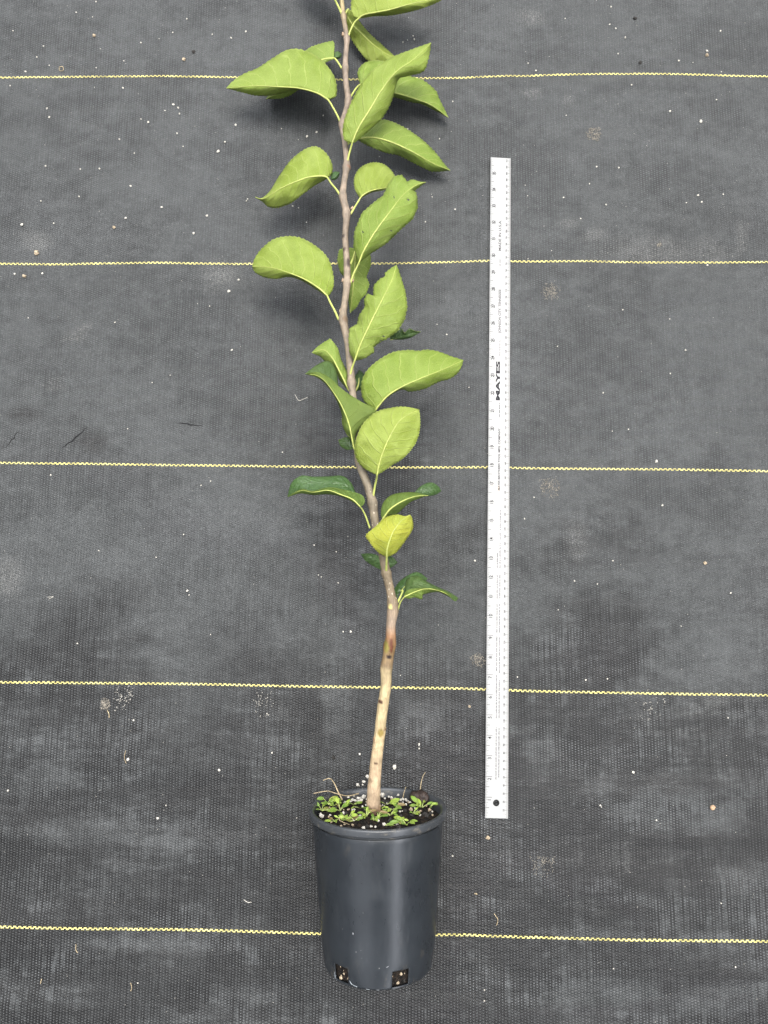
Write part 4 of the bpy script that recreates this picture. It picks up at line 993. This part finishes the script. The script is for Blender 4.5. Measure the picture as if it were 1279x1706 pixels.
while n < 50:
    x, y = rnd.uniform(-20, 1300), rnd.uniform(-20, 1706)
    if rnd.random() > (1.0 if y < 480 else .06): continue
    if 500 < x < 770 and y > 1290: continue
    if 800 < x < 860 and 250 < y < 1375: continue
    r = rnd.uniform(.7, 1.4); crumb('perlite_grain', on_ground(x, y, r / 1300 * .5), r / 1230, PERL, 'small white perlite crumb scattered on the black fabric', 'perlite', 'perlite crumbs on the fabric'); n += 1
for x, y, r, m, nm, lb, ct in (
    (156, 58, 3.2, TANP, 'pebble', 'elongated tan pebble near the top left corner of the fabric', 'pebble'),
    (322, 85, 3, DARKP, 'pebble', 'grey pebble left of the topmost left leaf', 'pebble'),
    (306, 98, 3, TANP, 'pebble', 'buff pebble just above the top yellow stripe on the left', 'pebble'),
    (190, 379, 3, TANP, 'pebble', 'angular tan pebble above the second yellow stripe on the left', 'pebble'),
    (61, 422, 4.2, TANP, 'pebble', 'largest tan pebble, just above the second yellow stripe at the left', 'pebble'),
    (40, 460, 3, TANP, 'pebble', 'tan pebble just below the second yellow stripe at the left edge', 'pebble'),
    (1058, 29, 3, DARKP, 'bark_chip', 'black chip near the top edge right of the sapling', 'bark chip'),
    (1067, 103, 2.2, DARKP, 'bark_chip', 'small black chip just above the top yellow stripe on the right', 'bark chip'),
    (1178, 84, 2.2, PERL, 'pebble', 'pale pebble resting against the brown clod at top right', 'pebble'),
    (1178, 91, 3, TANP, 'soil_clod', 'brown clod of grit near the top right corner', 'soil clod'),
    (1093, 769, 2.6, PERL, 'pebble', 'cream pebble just above the third yellow stripe on the right', 'pebble'),
    (1174, 938, 2.8, TANP, 'pebble', 'pinkish tan pebble below the third yellow stripe at the right', 'pebble'),
    (782, 1177, 2.2, TANP, 'pebble', 'small tan pebble left of the yardstick, under the fourth stripe', 'pebble'),
    (813, 1396, 3.2, TANP, 'pebble', 'tan crumb just below the bottom end of the yardstick', 'pebble'),
    (555, 1262, 3, DARKP, 'bark_chip', 'dark bark chip above the pot on the left of the trunk', 'bark chip')):
    crumb(nm, on_ground(x, y, r / 1300 * .5), r / 1200, m, lb, ct, None)
# snail shell: a tapering tube wound in a spiral
c0 = on_ground(1187, 1346, .0016); pts, rad = [], []
for i in range(60):
    t = i / 59; a = t * 4.6 * math.pi; q = .0019 * (1 - t) + .0002
    pts.append(c0 + Vector((q * math.cos(a), q * math.sin(a), .0020 * t))); rad.append(.0016 * (1 - t) + .0003)
v, f = tube(pts, rad, 10)
tag(from_data('snail_shell', v, f, flat('snail_shell', (.33, .22, .13), .4, .5, .4, 700), loc=c0), 'tiny tan spiral snail shell alone at the lower right', 'snail shell')

# dry fluff patches and straws
CHAFF = flat('pale_chaff', (.26, .235, .195), .8, .2, .35, 500)
def fluff(px, py, rpx, n, label, seed, m=CHAFF):
    rd = random.Random(seed); vs, fs = [], []; c = on_ground(px, py)
    for k in range(n):
        a = rd.uniform(0, 6.283); q = rpx / 1180 * rd.random() ** .6 * (.75 + .45 * noise.noise((math.cos(a) * 1.6, math.sin(a) * 1.6, seed)))
        p = c + Vector((q * math.cos(a), q * math.sin(a), 0)); p.z = ground_z(p.x, p.y) + .0003
        b = rd.uniform(0, 6.283); L = rd.uniform(.0008, .0030); d = Vector((math.cos(b), math.sin(b), rd.uniform(-.1, .25)))
        w = rd.uniform(.00016, .00034)
        tube([p, p + d * L * .5 + Vector((rd.uniform(-1, 1), rd.uniform(-1, 1), .4)) * L * .2, p + d * L], [w, w, w * .6], 4, True, vs, fs)
    return tag(from_data('dry_debris', vs, fs, m, loc=c), label, 'dry debris', kind=None)
fluff(990, 223, 17, 190, 'round patch of dry fluff right of the yardstick near its top end', 1)
fluff(918, 485, 19, 150, 'patch of dry fluff below the second yellow stripe beside the yardstick', 2)
fluff(916, 810, 21, 150, 'patch of dry fluff below the third yellow stripe beside the yardstick', 3)
fluff(795, 1100, 16, 110, 'dry fluff touching the left edge of the yardstick above the fourth stripe', 4)
fluff(174, 1174, 11, 130, 'tuft of dry fluff under the fourth yellow stripe on the left', 5)
fluff(205, 1163, 24, 60, 'loose scatter of pale chaff under the fourth yellow stripe on the left', 6, PERL)
fluff(905, 1440, 22, 80, 'faint chaff patch on the lower right between the pot and the right edge', 7)
fluff(1098, 407, 6, 26, 'small pale tuft right of the yardstick above the second stripe', 8)
fluff(1085, 1178, 30, 26, 'sparse whitish chaff below the fourth stripe at the right', 9, PERL)
fluff(440, 1170, 26, 40, 'sparse chaff below the fourth yellow stripe left of the trunk', 10, PERL)
def straw(pts, w, label, m=STRAW, name='straw'):
    q = [on_ground(x, y, w + .0002 + .0004 * (i % 2)) for i, (x, y) in enumerate(pts)]
    v, f = tube(resample(q, 16), [w] * 16, 5); tag(from_data(name, v, f, m, loc=q[0]), label, 'straw')
straw([(491, 657), (497, 667), (502, 666), (512, 662)], .00032, 'white wispy thread lying left of the sapling', PERL, 'thread')
straw([(178, 1183), (181, 1190), (181, 1196)], .0006, 'bent straw tail hanging below the dry tuft', STRAW)
straw([(209, 1250), (207, 1262), (210, 1272)], .0003, 'thin upright straw beside a white crumb at lower left')
straw([(78, 995), (88, 994), (80, 998)], .0003, 'tiny pale fibre near the left edge', PERL, 'fibre')
straw([(97, 110), (103, 109), (104, 115), (98, 116), (97, 111)], .0004, 'small loop of pale fibre above the top stripe at left', STRAW, 'fibre')
straw([(405, 1500), (412, 1504), (418, 1504)], .0004, 'short curved pale straw above the bottom stripe left of the pot', PERL)
straw([(126, 1573), (126, 1583), (129, 1588)], .0004, 'forked straw under the bottom stripe at left')
straw([(217, 1638), (219, 1646), (217, 1652)], .0004, 'curved pale straw near the bottom edge at left')
straw([(827, 1542), (829, 1532), (823, 1522)], .0004, 'thin arching straw right of the pot above the bottom stripe')
straw([(792, 1488), (795, 1490), (790, 1489)], .0004, 'short straw bit right of the pot')
straw([(66, 1640), (68, 1632)], .0004, 'short straight straw near the lower left corner')

# the finest chaff: nobody could count it
vs, fs = [], []; rd = random.Random(77)
for k in range(2600):
    x, y = rd.uniform(-60, 1340), rd.uniform(-40, 1740)
    if rd.random() > (.70 if y < 480 else .28 if y > 1150 else .22): continue
    p = on_ground(x, y, .0002); r = rd.uniform(.00015, .00042); a = rd.uniform(0, 6.283)
    u = Vector((math.cos(a), math.sin(a), 0)) * r * rd.uniform(1, 2.2); w = Vector((-math.sin(a), math.cos(a), 0)) * r
    b = len(vs); vs += [p - u, p - w, p + u, p + w, p + Vector((0, 0, r * 1.2))]
    fs += [(b, b + 1, b + 4), (b + 1, b + 2, b + 4), (b + 2, b + 3, b + 4), (b + 3, b, b + 4)]
tag(from_data('fine_chaff', vs, fs, PERL, sm=False), 'fine pale specks of chaff dusted over the black fabric', 'chaff', kind='stuff')
